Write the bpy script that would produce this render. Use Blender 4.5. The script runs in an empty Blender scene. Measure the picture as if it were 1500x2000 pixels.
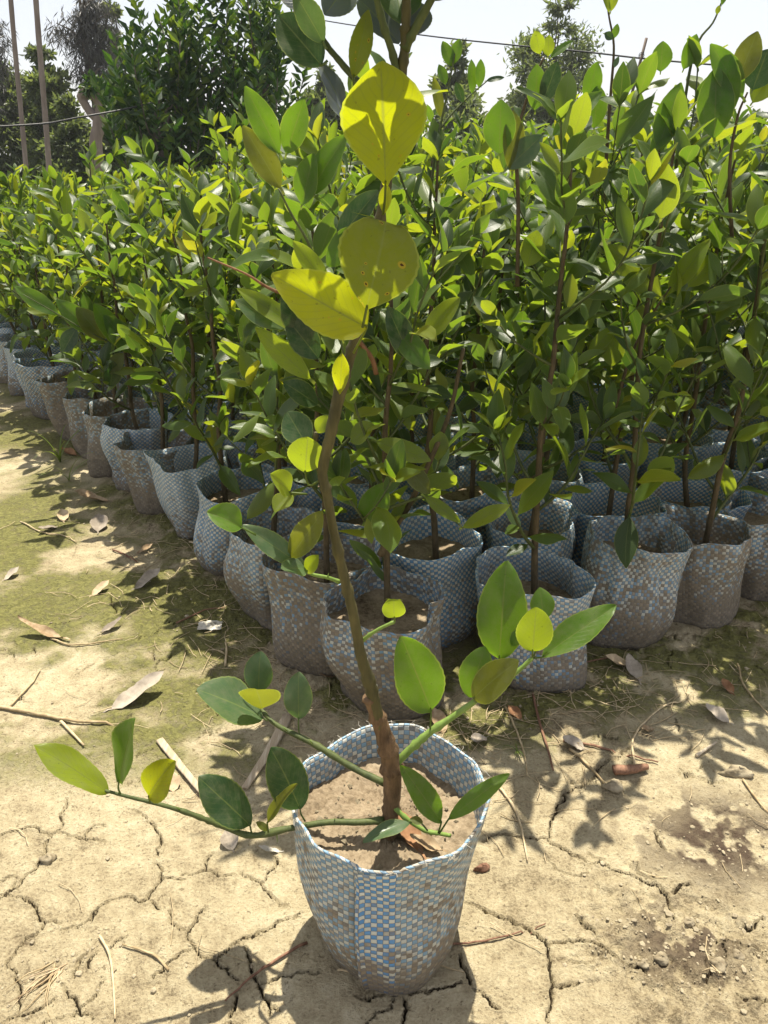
import bpy, math, random
import numpy as np
from mathutils import Vector, Matrix, Quaternion

# ------------------------------------------------------------------ camera, sky, sun, exposure
sc = bpy.context.scene
COL = sc.collection
CAM_H, PITCH, FPX = 1.1, math.radians(24.4), 1540.0     # metres, downward tilt, focal length for a 2000 px tall frame
cam_d = bpy.data.cameras.new('camera')
cam_d.sensor_fit = 'VERTICAL'; cam_d.sensor_height = 24.0; cam_d.sensor_width = 24.0
cam_d.lens = FPX / 2000.0 * 24.0
cam_d.clip_start = 0.05; cam_d.clip_end = 2000
cam = bpy.data.objects.new('camera', cam_d); COL.objects.link(cam)
cam.location = (0, 0, CAM_H); cam.rotation_euler = (math.pi/2 - PITCH, 0, 0)
sc.camera = cam

SUN_STEP = Vector((-0.06, -0.34, -1.0))                  # how a shadow moves per metre of height
SUN_EL = math.atan2(1.0, math.hypot(SUN_STEP.x, SUN_STEP.y))
SUN_AZ = math.atan2(-SUN_STEP.x, -SUN_STEP.y)
world = bpy.data.worlds.new('World'); sc.world = world
world.use_nodes = True
wn = world.node_tree.nodes; wl = world.node_tree.links
sky = wn.new('ShaderNodeTexSky'); sky.sky_type = 'NISHITA'; sky.sun_disc = False
sky.sun_elevation = SUN_EL; sky.sun_rotation = SUN_AZ
sky.air_density = 1.0; sky.dust_density = 1.5; sky.ozone_density = 1.0
veil = wn.new('ShaderNodeMix'); veil.data_type = 'RGBA'           # hazy white sky: the blue seen through an even veil
veil.inputs[0].default_value = 0.66; veil.inputs[7].default_value = (4.2, 4.0, 4.05, 1)
wl.new(sky.outputs[0], veil.inputs[6]); wl.new(veil.outputs[2], wn['Background'].inputs['Color'])
wn['Background'].inputs['Strength'].default_value = 0.11
sun_d = bpy.data.lights.new('sun', 'SUN'); sun_d.energy = 5.0; sun_d.angle = math.radians(0.55); sun_d.color = (1.0, 0.93, 0.80)
sun = bpy.data.objects.new('sun', sun_d); COL.objects.link(sun)
sun.rotation_euler = SUN_STEP.to_track_quat('-Z', 'Y').to_euler(); sun.location = (2, 3, 9)
sc.view_settings.view_transform = 'Standard'; sc.view_settings.look = 'None'
sc.view_settings.gamma = 1.0; sc.view_settings.use_curve_mapping = False
sc.view_settings.exposure = 1.0
sc.render.engine = 'CYCLES'
sc.cycles.max_bounces = 8; sc.cycles.transmission_bounces = 6; sc.cycles.transparent_max_bounces = 8

# ------------------------------------------------------------------ helpers
_cp, _sp = math.cos(PITCH), math.sin(PITCH)
def ray(px, py):
    u = (px-750)/FPX; v = (py-1000)/FPX
    return Vector((u, _cp - v*_sp, -_sp - v*_cp))
def onz(px, py, z=0.0):
    d = ray(px, py); t = (z-CAM_H)/d.z
    return Vector((0, 0, CAM_H)) + d*t
def ony(px, py, Y):
    d = ray(px, py); t = Y/d.y
    return Vector((0, 0, CAM_H)) + d*t
def depth_of(p):
    return p.y*_cp - (p.z-CAM_H)*_sp
def link(name, data, parent=None, matrix=None):
    o = bpy.data.objects.new(name, data); COL.objects.link(o)
    if parent: o.parent = parent
    if matrix is not None: o.matrix_local = matrix
    return o
def tag(o, label=None, cat=None, group=None, kind=None):
    if label: o['label'] = label
    if cat: o['category'] = cat
    if group: o['group'] = group
    if kind: o['kind'] = kind
    return o
def empty(name, loc, rz=0.0):
    o = bpy.data.objects.new(name, None); COL.objects.link(o)
    o.location = loc; o.rotation_euler = (0, 0, rz); o.empty_display_size = 0.05
    return o
def mesh(name, V, F, mat, uv=None, attrs=None, smooth=True):
    me = bpy.data.meshes.new(name)
    me.from_pydata([tuple(v) for v in V] if not isinstance(V, np.ndarray) else V.tolist(), [], F if isinstance(F, list) else F.tolist())
    if mat is not None: me.materials.append(mat)
    n = len(me.loops)
    if uv is not None:
        li = np.empty(n, dtype=np.int32); me.loops.foreach_get('vertex_index', li)
        L = me.uv_layers.new(name='UVMap')
        L.data.foreach_set('uv', np.asarray(uv, dtype=np.float32)[li].ravel())
    for k, a in (attrs or {}).items():
        at = me.attributes.new(k, 'FLOAT', 'POINT'); at.data.foreach_set('value', np.asarray(a, dtype=np.float32))
    if smooth: me.polygons.foreach_set('use_smooth', np.ones(len(me.polygons), dtype=bool))
    me.update()
    return me
class Geo:                                              # collects geometry for one mesh
    def __init__(s): s.V = []; s.F = []; s.U = []; s.A = []; s.n = 0
    def add(s, V, F, U=None, a=0.0):
        V = np.asarray(V, dtype=float); s.V.append(V)
        s.F += [[i+s.n for i in f] for f in F]
        s.U.append(np.asarray(U, dtype=float) if U is not None else np.zeros((len(V), 2)))
        s.A.append(np.full(len(V), a)); s.n += len(V)
    def mesh(s, name, mat, smooth=True):
        return mesh(name, np.vstack(s.V), s.F, mat, np.vstack(s.U), {'tint': np.concatenate(s.A)}, smooth)
def catmull(P, k=4):
    P = [Vector(p) for p in P]
    if len(P) < 3: return P
    Q = [P[0]*2-P[1]] + P + [P[-1]*2-P[-2]]
    out = []
    for i in range(1, len(Q)-2):
        a, b, c, d = Q[i-1], Q[i], Q[i+1], Q[i+2]
        for j in range(k):
            t = j/k
            out.append(0.5*((2*b) + (c-a)*t + (2*a-5*b+4*c-d)*t*t + (3*b-a-3*c+d)*t**3))
    out.append(P[-1]); return out
def tube(P, R, n=6, cap=True, jit=0.0, rng=None):
    P = [Vector(p) for p in P]; m = len(P)
    if not hasattr(R, '__len__'): R = [R]*m
    if len(R) != m:
        R = np.interp(np.linspace(0, 1, m), np.linspace(0, 1, len(R)), R)
    V = []; F = []; U = []
    t0 = (P[1]-P[0]).normalized()
    x = t0.orthogonal().normalized(); acc = 0
    for i in range(m):
        t = ((P[min(i+1, m-1)]-P[max(i-1, 0)]) or t0).normalized()
        x = (x - t*x.dot(t)).normalized(); y = t.cross(x)
        if i: acc += (P[i]-P[i-1]).length
        for k in range(n):
            a = 2*math.pi*k/n
            r = R[i]*(1+(rng.uniform(-jit, jit) if jit else 0))
            V.append(P[i]+x*(math.cos(a)*r)+y*(math.sin(a)*r)); U.append((k/n, acc))
    for i in range(m-1):
        for k in range(n):
            F.append([i*n+k, i*n+(k+1) % n, (i+1)*n+(k+1) % n, (i+1)*n+k])
    if cap: F.append([(m-1)*n+k for k in range(n)]); F.append([n-1-k for k in range(n)])
    return np.array([tuple(v) for v in V]), F, U
def basis(y, n):                                        # columns: across, along, normal
    y = Vector(y).normalized(); n = Vector(n); n = (n - y*n.dot(y))
    n = n.normalized() if n.length > 1e-6 else y.orthogonal().normalized()
    x = y.cross(n)
    return Matrix((x, y, n)).transposed()
def mat4(loc, y, n, s=1.0):
    m = basis(y, n).to_4x4(); m = m @ Matrix.Scale(s, 4); m.translation = Vector(loc); return m

def lattice(seed):
    return np.random.RandomState(seed).rand(256, 256)
_LAT = {}
def noise2(x, y, s, seed=0):                            # smooth value noise, -1..1
    if seed not in _LAT: _LAT[seed] = lattice(seed)
    G = _LAT[seed]; x = x/s + 1000.37; y = y/s + 1000.71
    xi = np.floor(x).astype(int); yi = np.floor(y).astype(int); fx = x-xi; fy = y-yi
    fx = fx*fx*fx*(fx*(fx*6-15)+10); fy = fy*fy*fy*(fy*(fy*6-15)+10)
    a = G[xi % 256, yi % 256]; b = G[(xi+1) % 256, yi % 256]; c = G[xi % 256, (yi+1) % 256]; d = G[(xi+1) % 256, (yi+1) % 256]
    return 2*((a*(1-fx)+b*fx)*(1-fy)+(c*(1-fx)+d*fx)*fy)-1
def fbm(x, y, s, seed=0, o=4, g=0.5):
    t = 0; w = 1; tot = 0
    for i in range(o):
        t = t + w*noise2(x, y, s/2**i, seed+i); tot += w; w *= g
    return t/tot
def smooth(a, b, x):
    t = np.clip((x-a)/(b-a), 0, 1); return t*t*(3-2*t)

# ------------------------------------------------------------------ materials
class NT:
    def __init__(s, name):
        s.m = bpy.data.materials.new(name); s.m.use_nodes = True
        s.t = s.m.node_tree; s.t.nodes.clear()
        s.out = s.t.nodes.new('ShaderNodeOutputMaterial')
    def n(s, typ, **kw):
        nd = s.t.nodes.new('ShaderNode'+typ)
        for k, v in kw.items(): setattr(nd, k, v)
        return nd
    def l(s, a, b): s.t.links.new(a, b)
    def put(s, sock, v):
        if hasattr(v, 'links') or isinstance(v, bpy.types.NodeSocket): s.l(v, sock)
        elif hasattr(v, '__len__') and len(v) == 3 and sock.type == 'RGBA': sock.default_value = (*v, 1)
        else: sock.default_value = v
    def math(s, op, a, b=None, c=None, clamp=False):
        nd = s.n('Math', operation=op); nd.use_clamp = clamp
        s.put(nd.inputs[0], a)
        if b is not None: s.put(nd.inputs[1], b)
        if c is not None: s.put(nd.inputs[2], c)
        return nd.outputs[0]
    def mix(s, f, a, b, blend='MIX'):
        nd = s.n('Mix', data_type='RGBA', blend_type=blend)
        s.put(nd.inputs[0], f); s.put(nd.inputs[6], a); s.put(nd.inputs[7], b)
        return nd.outputs[2]
    def ramp(s, f, stops, interp='LINEAR'):
        nd = s.n('ValToRGB'); cr = nd.color_ramp; cr.interpolation = interp
        while len(cr.elements) > 1: cr.elements.remove(cr.elements[-1])
        for i, (p, c) in enumerate(stops):
            e = cr.elements[0] if i == 0 else cr.elements.new(p)
            e.position = p; e.color = (*c, 1) if hasattr(c, '__len__') else (c, c, c, 1)
        s.put(nd.inputs[0], f); return nd.outputs[0]
    def noise(s, scale, vec=None, detail=4.0, rough=0.55, dist=0.0):
        nd = s.n('TexNoise'); nd.inputs['Scale'].default_value = scale; nd.inputs['Detail'].default_value = detail
        nd.inputs['Roughness'].default_value = rough; nd.inputs['Distortion'].default_value = dist
        if vec is not None: s.l(vec, nd.inputs['Vector'])
        return nd.outputs['Fac']
    def bump(s, h, strength=0.3, dist=0.01, normal=None):
        nd = s.n('Bump'); nd.inputs['Strength'].default_value = strength; nd.inputs['Distance'].default_value = dist
        s.l(h, nd.inputs['Height'])
        if normal is not None: s.l(normal, nd.inputs['Normal'])
        return nd.outputs['Normal']
    def pr(s, color, rough=0.8, spec=0.3, normal=None, **kw):
        p = s.n('BsdfPrincipled')
        s.put(p.inputs['Base Color'], color); s.put(p.inputs['Roughness'], rough)
        p.inputs['Specular IOR Level'].default_value = spec
        if normal is not None: s.l(normal, p.inputs['Normal'])
        return p
    def done(s, sh):
        s.l(sh, s.out.inputs['Surface']); return s.m
    def pos(s): return s.n('NewGeometry').outputs['Position']
    def obj(s): return s.n('TexCoord').outputs['Object']
    def uv(s): return s.n('UVMap').outputs['UV'] if False else s.n('TexCoord').outputs['UV']
    def attr(s, name):
        nd = s.n('Attribute'); nd.attribute_name = name; return nd.outputs['Fac']

def leaf_material(name, top, under, trans, tfac=0.46, rough=0.37, vary=True, spots=0.0, spec=0.32):
    """leaf blade: glossy upper face, paler underside, light passes through. top/trans are colour stops picked per leaf."""
    k = NT(name)
    rnd = k.n('ObjectInfo').outputs['Random']
    r = k.math('FRACT', k.math('ADD', rnd, k.attr('tint')))
    topc = k.ramp(r, top); trc = k.ramp(r, trans)
    sep = k.n('SeparateXYZ'); k.l(k.uv(), sep.inputs[0]); u, v = sep.outputs[0], sep.outputs[1]
    du = k.math('ABSOLUTE', k.math('SUBTRACT', u, 0.5))
    mid = k.math('SUBTRACT', 1.0, k.math('SMOOTH_MIN', k.math('MULTIPLY', du, 38.0), 1.0, 0.2), clamp=True)
    vein = k.math('SINE', k.math('MULTIPLY', k.math('SUBTRACT', v, k.math('MULTIPLY', du, 0.75)), 58.0))
    vline = k.math('MULTIPLY', k.math('GREATER_THAN', vein, 0.93), 0.22)
    ob = k.obj()
    blot = k.noise(38.0, ob, 3.0); dust = k.math('MULTIPLY', k.math('SUBTRACT', k.noise(75.0, ob, 5.0, 0.7), 0.42, clamp=True), 1.3)
    topc = k.mix(k.math('MULTIPLY', k.math('SUBTRACT', blot, 0.35, clamp=True), 0.9), topc, k.mix(0.5, topc, (0.16, 0.19, 0.03)))
    topc = k.mix(dust, topc, (0.17, 0.17, 0.11)); lines = k.math('MAXIMUM', mid, vline)
    edge = k.math('MULTIPLY', k.math('GREATER_THAN', du, 0.470), 0.40)
    topc = k.mix(k.math('MULTIPLY', lines, 0.45), topc, (0.16, 0.22, 0.06)); topc = k.mix(edge, topc, (0.20, 0.25, 0.06))
    fine = k.noise(420.0, ob, 2.0)
    trc = k.mix(k.math('MULTIPLY', k.math('GREATER_THAN', vein, 0.88), 0.12), trc, (0.05, 0.08, 0.004))
    trc = k.mix(k.math('MULTIPLY', mid, 0.5), trc, (0.10, 0.10, 0.01))
    dots = k.math('LESS_THAN', k.noise(190.0, ob, 1.0), 0.27)
    trc = k.mix(k.math('MULTIPLY', lines, 0.30), trc, (0.55, 0.58, 0.12)); trc = k.mix(edge, trc, (0.60, 0.66, 0.10))
    trc = k.mix(k.math('MULTIPLY', k.math('SUBTRACT', blot, 0.3, clamp=True), 0.8), trc, k.mix(0.6, trc, (0.03, 0.08, 0.005)))
    trc = k.mix(k.math('MULTIPLY', dots, 0.35), trc, (0.06, 0.05, 0.01))
    if spots > 0:
        vo = k.n('TexVoronoi'); vo.voronoi_dimensions = '2D'; vo.inputs['Scale'].default_value = 4.6; vo.inputs['Randomness'].default_value = 1.0
        mpv = k.n('Mapping'); mpv.inputs['Scale'].default_value = (1.0, 1.5, 1); mpv.inputs['Location'].default_value = (3.3, 1.7, 0); k.l(k.uv(), mpv.inputs[0]); k.l(mpv.outputs[0], vo.inputs['Vector'])
        sepc = k.n('SeparateColor'); k.l(vo.outputs['Color'], sepc.inputs[0]); gate = k.math('GREATER_THAN', sepc.outputs[0], 0.62)
        d = k.math('DIVIDE', vo.outputs['Distance'], k.math('ADD', 0.4, sepc.outputs[1]))
        core = k.math('MULTIPLY', k.math('LESS_THAN', k.math('ADD', d, k.math('MULTIPLY', fine, 0.10)), 0.20*spots), gate)
        halo = k.math('MULTIPLY', k.math('LESS_THAN', d, 0.30*spots), gate)
        topc = k.mix(k.math('MULTIPLY', halo, 0.6), topc, (0.30, 0.22, 0.02)); topc = k.mix(core, topc, (0.07, 0.03, 0.012))
        trc = k.mix(k.math('MULTIPLY', halo, 0.6), trc, (0.65, 0.42, 0.02)); trc = k.mix(core, trc, (0.05, 0.016, 0.004))
    back = k.n('NewGeometry').outputs['Backfacing']
    col = k.mix(back, topc, k.mix(0.5, topc, under))
    h = k.math('ADD', k.math('MULTIPLY', lines, -0.6), k.math('MULTIPLY', blot, 0.8))
    nrm = k.bump(h, 0.35, 0.0012)
    rr = k.math('ADD', rough, k.math('MULTIPLY', back, 0.25))
    p = k.pr(col, rr, spec, nrm)
    t = k.n('BsdfTranslucent'); k.l(trc, t.inputs['Color'])
    mx = k.n('MixShader'); mx.inputs[0].default_value = tfac
    k.l(p.outputs[0], mx.inputs[1]); k.l(t.outputs[0], mx.inputs[2])
    return k.done(mx.outputs[0])

G1 = [(0.0, (0.018, 0.044, 0.016)), (0.25, (0.034, 0.068, 0.026)), (0.45, (0.028, 0.070, 0.010)), (0.75, (0.046, 0.098, 0.013)), (0.96, (0.080, 0.125, 0.016)), (1.0, (0.140, 0.150, 0.018))]
T1 = [(0.0, (0.06, 0.13, 0.010)), (0.30, (0.17, 0.29, 0.012)), (0.75, (0.31, 0.42, 0.014)), (0.96, (0.44, 0.50, 0.014)), (1.0, (0.52, 0.48, 0.014))]
M_LEAF = leaf_material('citrus_leaf', G1, (0.14, 0.20, 0.10), T1, spots=0.0)
def mono(c, d=0.12):
    return [(0.0, tuple(x*(1-d) for x in c)), (1.0, tuple(x*(1+d) for x in c))]
M_L = {
 'yellow': leaf_material('yellowing_leaf', mono((0.12, 0.13, 0.012)), (0.20, 0.20, 0.03), mono((0.57, 0.61, 0.005)), 0.62, 0.45, spots=0.32),
 'spotted': leaf_material('spotted_olive_leaf', mono((0.085, 0.11, 0.014)), (0.13, 0.145, 0.03), mono((0.32, 0.36, 0.007)), 0.52, 0.45, spots=0.62),
 'bright': leaf_material('bright_leaf', mono((0.042, 0.105, 0.012)), (0.10, 0.15, 0.05), mono((0.22, 0.40, 0.012)), 0.45, 0.36),
 'lime': leaf_material('lime_leaf', mono((0.11, 0.16, 0.016)), (0.20, 0.24, 0.06), mono((0.42, 0.52, 0.015)), 0.52, 0.40),
 'dark': leaf_material('dark_leaf', mono((0.015, 0.044, 0.015)), (0.10, 0.15, 0.08), mono((0.06, 0.14, 0.02)), 0.30, 0.36),
 'glaucous': leaf_material('glaucous_leaf', mono((0.055, 0.100, 0.045)), (0.13, 0.18, 0.10), mono((0.12, 0.22, 0.04)), 0.28, 0.34),
 'olive': leaf_material('olive_leaf', mono((0.062, 0.080, 0.012)), (0.13, 0.15, 0.05), mono((0.30, 0.32, 0.015)), 0.42, 0.42),
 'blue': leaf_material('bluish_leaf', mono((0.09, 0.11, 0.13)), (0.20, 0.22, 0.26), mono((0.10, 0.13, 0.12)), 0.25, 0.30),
}
def bark_material(name, c1, c2, scale=60.0, bump=0.5, rough=0.85):
    k = NT(name); ob = k.obj()
    mp = k.n('Mapping'); mp.inputs['Scale'].default_value = (1, 1, 0.18); k.l(ob, mp.inputs[0])
    a = k.noise(scale, mp.outputs[0], 5.0, 0.6); b = k.noise(scale*0.22, ob, 3.0)
    f = k.math('ADD', k.math('MULTIPLY', a, 0.7), k.math('MULTIPLY', b, 0.5))
    c = k.ramp(f, [(0.38, c1), (0.78, c2)])
    return k.done(k.pr(c, rough, 0.25, k.bump(a, bump, 0.004)).outputs[0])
M_TRUNK = bark_material('brown_green_bark', (0.035, 0.028, 0.014), (0.12, 0.090, 0.048), 190.0)
M_TWIG = bark_material('green_twig', (0.035, 0.050, 0.018), (0.095, 0.115, 0.035), 120.0, 0.3, 0.6)
M_STEM = bark_material('olive_stem', (0.030, 0.029, 0.011), (0.105, 0.090, 0.032), 120.0, 0.4, 0.6)
M_GREENTWIG = bark_material('fresh_green_twig', (0.10, 0.17, 0.03), (0.19, 0.27, 0.06), 120.0, 0.2, 0.5)
M_REDTWIG = bark_material('red_brown_twig', (0.11, 0.050, 0.022), (0.26, 0.14, 0.07), 150.0, 0.4, 0.8)
M_STOCK = bark_material('reddish_rootstock_bark', (0.060, 0.036, 0.018), (0.20, 0.125, 0.065), 150.0, 0.9, 0.85)
M_PALMBARK = bark_material('areca_bark', (0.16, 0.12, 0.10), (0.36, 0.29, 0.25), 14.0, 0.6)
M_DARKBARK = bark_material('tree_bark', (0.07, 0.055, 0.045), (0.20, 0.16, 0.13), 16.0, 0.8)
M_STUBBARK = bark_material('lopped_trunk_bark', (0.13, 0.10, 0.085), (0.33, 0.26, 0.22), 11.0, 0.8)

def far_leaf(name, cols, trans, tf=0.3):
    k = NT(name); r = k.math('FRACT', k.math('ADD', k.n('ObjectInfo').outputs['Random'], k.attr('tint')))
    p = k.pr(k.ramp(r, cols), 0.5, 0.4); t = k.n('BsdfTranslucent'); k.l(k.ramp(r, trans), t.inputs['Color'])
    mx = k.n('MixShader'); mx.inputs[0].default_value = tf; k.l(p.outputs[0], mx.inputs[1]); k.l(t.outputs[0], mx.inputs[2])
    return k.done(mx.outputs[0])
M_DARKTREE = far_leaf('glossy_dark_foliage', [(0, (0.018, 0.050, 0.014)), (0.6, (0.040, 0.090, 0.016)), (1, (0.10, 0.155, 0.02))], [(0, (0.03, 0.08, 0.010)), (0.6, (0.09, 0.20, 0.012)), (1, (0.30, 0.42, 0.02))])
M_MIDTREE = far_leaf('grey_green_foliage', [(0, (0.05, 0.070, 0.035)), (0.8, (0.085, 0.110, 0.045)), (1, (0.13, 0.16, 0.055))], [(0, (0.14, 0.20, 0.05)), (1, (0.30, 0.36, 0.07))], 0.4)
M_CASU = far_leaf('casuarina_foliage', [(0, (0.060, 0.058, 0.055)), (1, (0.10, 0.10, 0.085))], [(0, (0.06, 0.06, 0.05)), (1, (0.10, 0.10, 0.07))], 0.2)

def weave_material():
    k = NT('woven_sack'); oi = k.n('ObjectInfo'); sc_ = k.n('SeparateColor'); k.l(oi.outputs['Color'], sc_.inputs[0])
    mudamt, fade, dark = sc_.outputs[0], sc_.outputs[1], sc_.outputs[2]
    uv = k.uv(); sep = k.n('SeparateXYZ'); k.l(uv, sep.inputs[0])
    off = k.n('CombineXYZ'); k.put(off.inputs[0], k.math('MULTIPLY', oi.outputs['Random'], 37.0)); k.put(off.inputs[1], k.math('MULTIPLY', oi.outputs['Random'], 91.0))
    wob = k.n('VectorMath', operation='ADD'); k.l(uv, wob.inputs[0])
    nz = k.n('TexNoise'); nz.inputs['Scale'].default_value = 0.35; nz.inputs['Detail'].default_value = 2; k.l(uv, nz.inputs['Vector'])
    sc2 = k.n('VectorMath', operation='SCALE'); k.l(nz.outputs['Color'], sc2.inputs[0]); sc2.inputs['Scale'].default_value = 0.35
    k.l(sc2.outputs[0], wob.inputs[1])
    fl = k.n('VectorMath', operation='FLOOR'); k.l(wob.outputs[0], fl.inputs[0])
    fr = k.n('VectorMath', operation='FRACTION'); k.l(wob.outputs[0], fr.inputs[0])
    fs = k.n('SeparateXYZ'); k.l(fl.outputs[0], fs.inputs[0]); ff = k.n('SeparateXYZ'); k.l(fr.outputs[0], ff.inputs[0])
    par = k.math('GREATER_THAN', k.math('FRACT', k.math('MULTIPLY', k.math('ADD', fs.outputs[0], fs.outputs[1]), 0.5)), 0.25)
    wn_ = k.n('TexWhiteNoise'); k.l(fl.outputs[0], wn_.inputs[0]); cr = wn_.outputs['Value']
    sh = k.n('VectorMath', operation='ADD'); k.l(uv, sh.inputs[0]); k.l(off.outputs[0], sh.inputs[1])
    big = k.noise(0.055, sh.outputs[0], 5.0, 0.6); med = k.noise(0.4, sh.outputs[0], 4.0, 0.6)
    blue = k.mix(cr, (0.060, 0.205, 0.40), (0.125, 0.300, 0.50)); blue = k.mix(k.math('SUBTRACT', 1.0, oi.outputs['Alpha'], clamp=True), blue, (0.050, 0.260, 0.66))
    blue = k.mix(k.math('MULTIPLY', fade, k.math('ADD', 0.25, k.math('MULTIPLY', big, 1.0)), clamp=True), blue, (0.30, 0.40, 0.44))
    cream = k.mix(cr, (0.46, 0.47, 0.42), (0.68, 0.68, 0.61))
    c = k.mix(par, cream, blue)
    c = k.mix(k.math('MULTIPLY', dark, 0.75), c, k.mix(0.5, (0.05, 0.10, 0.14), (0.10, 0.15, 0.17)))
    ex = k.math('MINIMUM', k.math('MINIMUM', ff.outputs[0], k.math('SUBTRACT', 1.0, ff.outputs[0])), k.math('MINIMUM', ff.outputs[1], k.math('SUBTRACT', 1.0, ff.outputs[1])))
    gap = k.math('LESS_THAN', ex, 0.055)
    c = k.mix(k.math('MULTIPLY', gap, 0.6), c, (0.09, 0.075, 0.05))
    low = k.math('SUBTRACT', 1.0, k.math('DIVIDE', sep.outputs[1], 36.0))          # 1 at the foot of the bag
    m = k.math('ADD', k.math('MULTIPLY', big, 0.9), k.math('MULTIPLY', med, 0.5))
    m = k.math('ADD', m, k.math('MULTIPLY', cr, 0.55)); m = k.math('ADD', m, k.math('MULTIPLY', k.math('POWER', low, 2.0, clamp=True), 0.62))
    m = k.math('ADD', m, k.math('MULTIPLY', mudamt, 0.75))
    mud = k.n('MapRange'); mud.inputs['From Min'].default_value = 1.30; mud.inputs['From Max'].default_value = 1.62; k.l(m, mud.inputs['Value'])
    mudc = k.mix(k.math('ADD', k.math('MULTIPLY', med, 0.5), k.math('MULTIPLY', cr, 0.5)), (0.085, 0.062, 0.036), (0.25, 0.195, 0.125))
    c = k.mix(k.math('MULTIPLY', mud.outputs[0], 0.88), c, mudc)
    h = k.math('ADD', k.math('SMOOTH_MIN', k.math('MULTIPLY', ex, 4.0), 1.0, 0.3), k.math('MULTIPLY', par, 0.35))
    h = k.math('ADD', h, k.math('MULTIPLY', k.math('MULTIPLY', mud.outputs[0], med), 1.6))
    rough = k.math('ADD', 0.42, k.math('MULTIPLY', mud.outputs[0], 0.45))
    p = k.pr(c, rough, 0.35, k.bump(h, 0.55, 0.0016))
    t = k.n('BsdfTranslucent'); k.l(c, t.inputs['Color'])
    mx = k.n('MixShader'); mx.inputs[0].default_value = 0.10; k.l(p.outputs[0], mx.inputs[1]); k.l(t.outputs[0], mx.inputs[2])
    return k.done(mx.outputs[0])
M_WEAVE = weave_material()

def soil_material():
    k = NT('potting_mud'); p_ = k.pos()
    a = k.noise(14.0, p_, 6.0, 0.6); b = k.noise(130.0, p_, 5.0, 0.65)
    c = k.ramp(k.math('ADD', k.math('MULTIPLY', a, 0.6), k.math('MULTIPLY', b, 0.4)), [(0.36, (0.075, 0.055, 0.033)), (0.46, (0.19, 0.145, 0.092)), (0.56, (0.27, 0.213, 0.14)), (0.70, (0.37, 0.305, 0.21))])
    return k.done(k.pr(c, 0.95, 0.1, k.bump(k.math('ADD', k.math('MULTIPLY', a, 2.0), b), 0.55, 0.006)).outputs[0])
M_SOIL = soil_material()

def ground_material():
    k = NT('cracked_mud'); p_ = k.pos()
    a = k.noise(2.2, p_, 6.0, 0.6, 0.4); b = k.noise(26.0, p_, 6.0, 0.65); f = k.noise(210.0, p_, 5.0, 0.7)
    mus = k.n('TexNoise'); mus.inputs['Scale'].default_value = 60.0; mus.inputs['Detail'].default_value = 6; mus.inputs['Distortion'].default_value = 1.2; k.l(p_, mus.inputs['Vector'])
    t = k.math('ADD', k.math('MULTIPLY', a, 0.34), k.math('ADD', k.math('MULTIPLY', b, 0.36), k.math('MULTIPLY', f, 0.30)))
    c = k.ramp(t, [(0.38, (0.140, 0.108, 0.064)), (0.455, (0.330, 0.272, 0.166)), (0.53, (0.435, 0.371, 0.235)), (0.63, (0.535, 0.470, 0.322))])
    speck = k.math('MAXIMUM', k.math('LESS_THAN', k.noise(95.0, p_, 4.0, 0.75), 0.365), k.math('LESS_THAN', k.noise(260.0, p_, 3.0, 0.7), 0.34))
    c = k.mix(k.math('MULTIPLY', speck, 0.6), c, (0.12, 0.085, 0.045))
    moss = k.n('MapRange'); moss.inputs['From Min'].default_value = 0.56; moss.inputs['From Max'].default_value = 0.98; k.l(k.math('ADD', k.math('MULTIPLY', k.attr('moss'), 0.62), k.math('ADD', k.math('MULTIPLY', b, 0.45), k.math('MULTIPLY', mus.outputs['Fac'], 0.35))), moss.inputs['Value']); moss = k.math('MULTIPLY', k.math('MULTIPLY', moss.outputs[0], 0.85), k.math('MULTIPLY', k.attr('moss'), 2.5, clamp=True))
    mossc = k.ramp(mus.outputs['Fac'], [(0.3, (0.045, 0.050, 0.010)), (0.5, (0.115, 0.120, 0.024)), (0.7, (0.20, 0.195, 0.055))])
    c = k.mix(moss, c, mossc)
    damp = k.attr('damp'); c = k.mix(k.math('MULTIPLY', damp, k.math('ADD', 0.5, b), clamp=True), c, (0.085, 0.061, 0.042))
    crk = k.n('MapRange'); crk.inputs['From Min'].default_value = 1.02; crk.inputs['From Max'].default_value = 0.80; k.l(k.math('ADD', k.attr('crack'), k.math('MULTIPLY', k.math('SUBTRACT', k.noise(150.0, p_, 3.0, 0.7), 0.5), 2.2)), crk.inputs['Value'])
    c = k.mix(k.math('MULTIPLY', crk.outputs[0], 0.9), c, (0.045, 0.031, 0.018))  # shade down in the cracks painted into the soil colour as near-black brown
    grs = k.attr('verge'); gc = k.mix(k.noise(9.0, p_, 5.0), (0.035, 0.055, 0.015), (0.12, 0.125, 0.04)); c = k.mix(grs, c, gc)
    h = k.math('ADD', k.math('MULTIPLY', b, 1.3), k.math('MULTIPLY', f, 0.8)); h = k.math('ADD', h, k.math('MULTIPLY', k.math('MULTIPLY', moss, mus.outputs['Fac']), 1.4))
    h = k.math('SUBTRACT', h, k.math('MULTIPLY', speck, 0.35)); h = k.math('SUBTRACT', h, k.math('MULTIPLY', crk.outputs[0], 1.2))
    return k.done(k.pr(c, 0.95, 0.12, k.bump(h, 1.0, 0.008)).outputs[0])
M_GROUND = ground_material()
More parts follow.
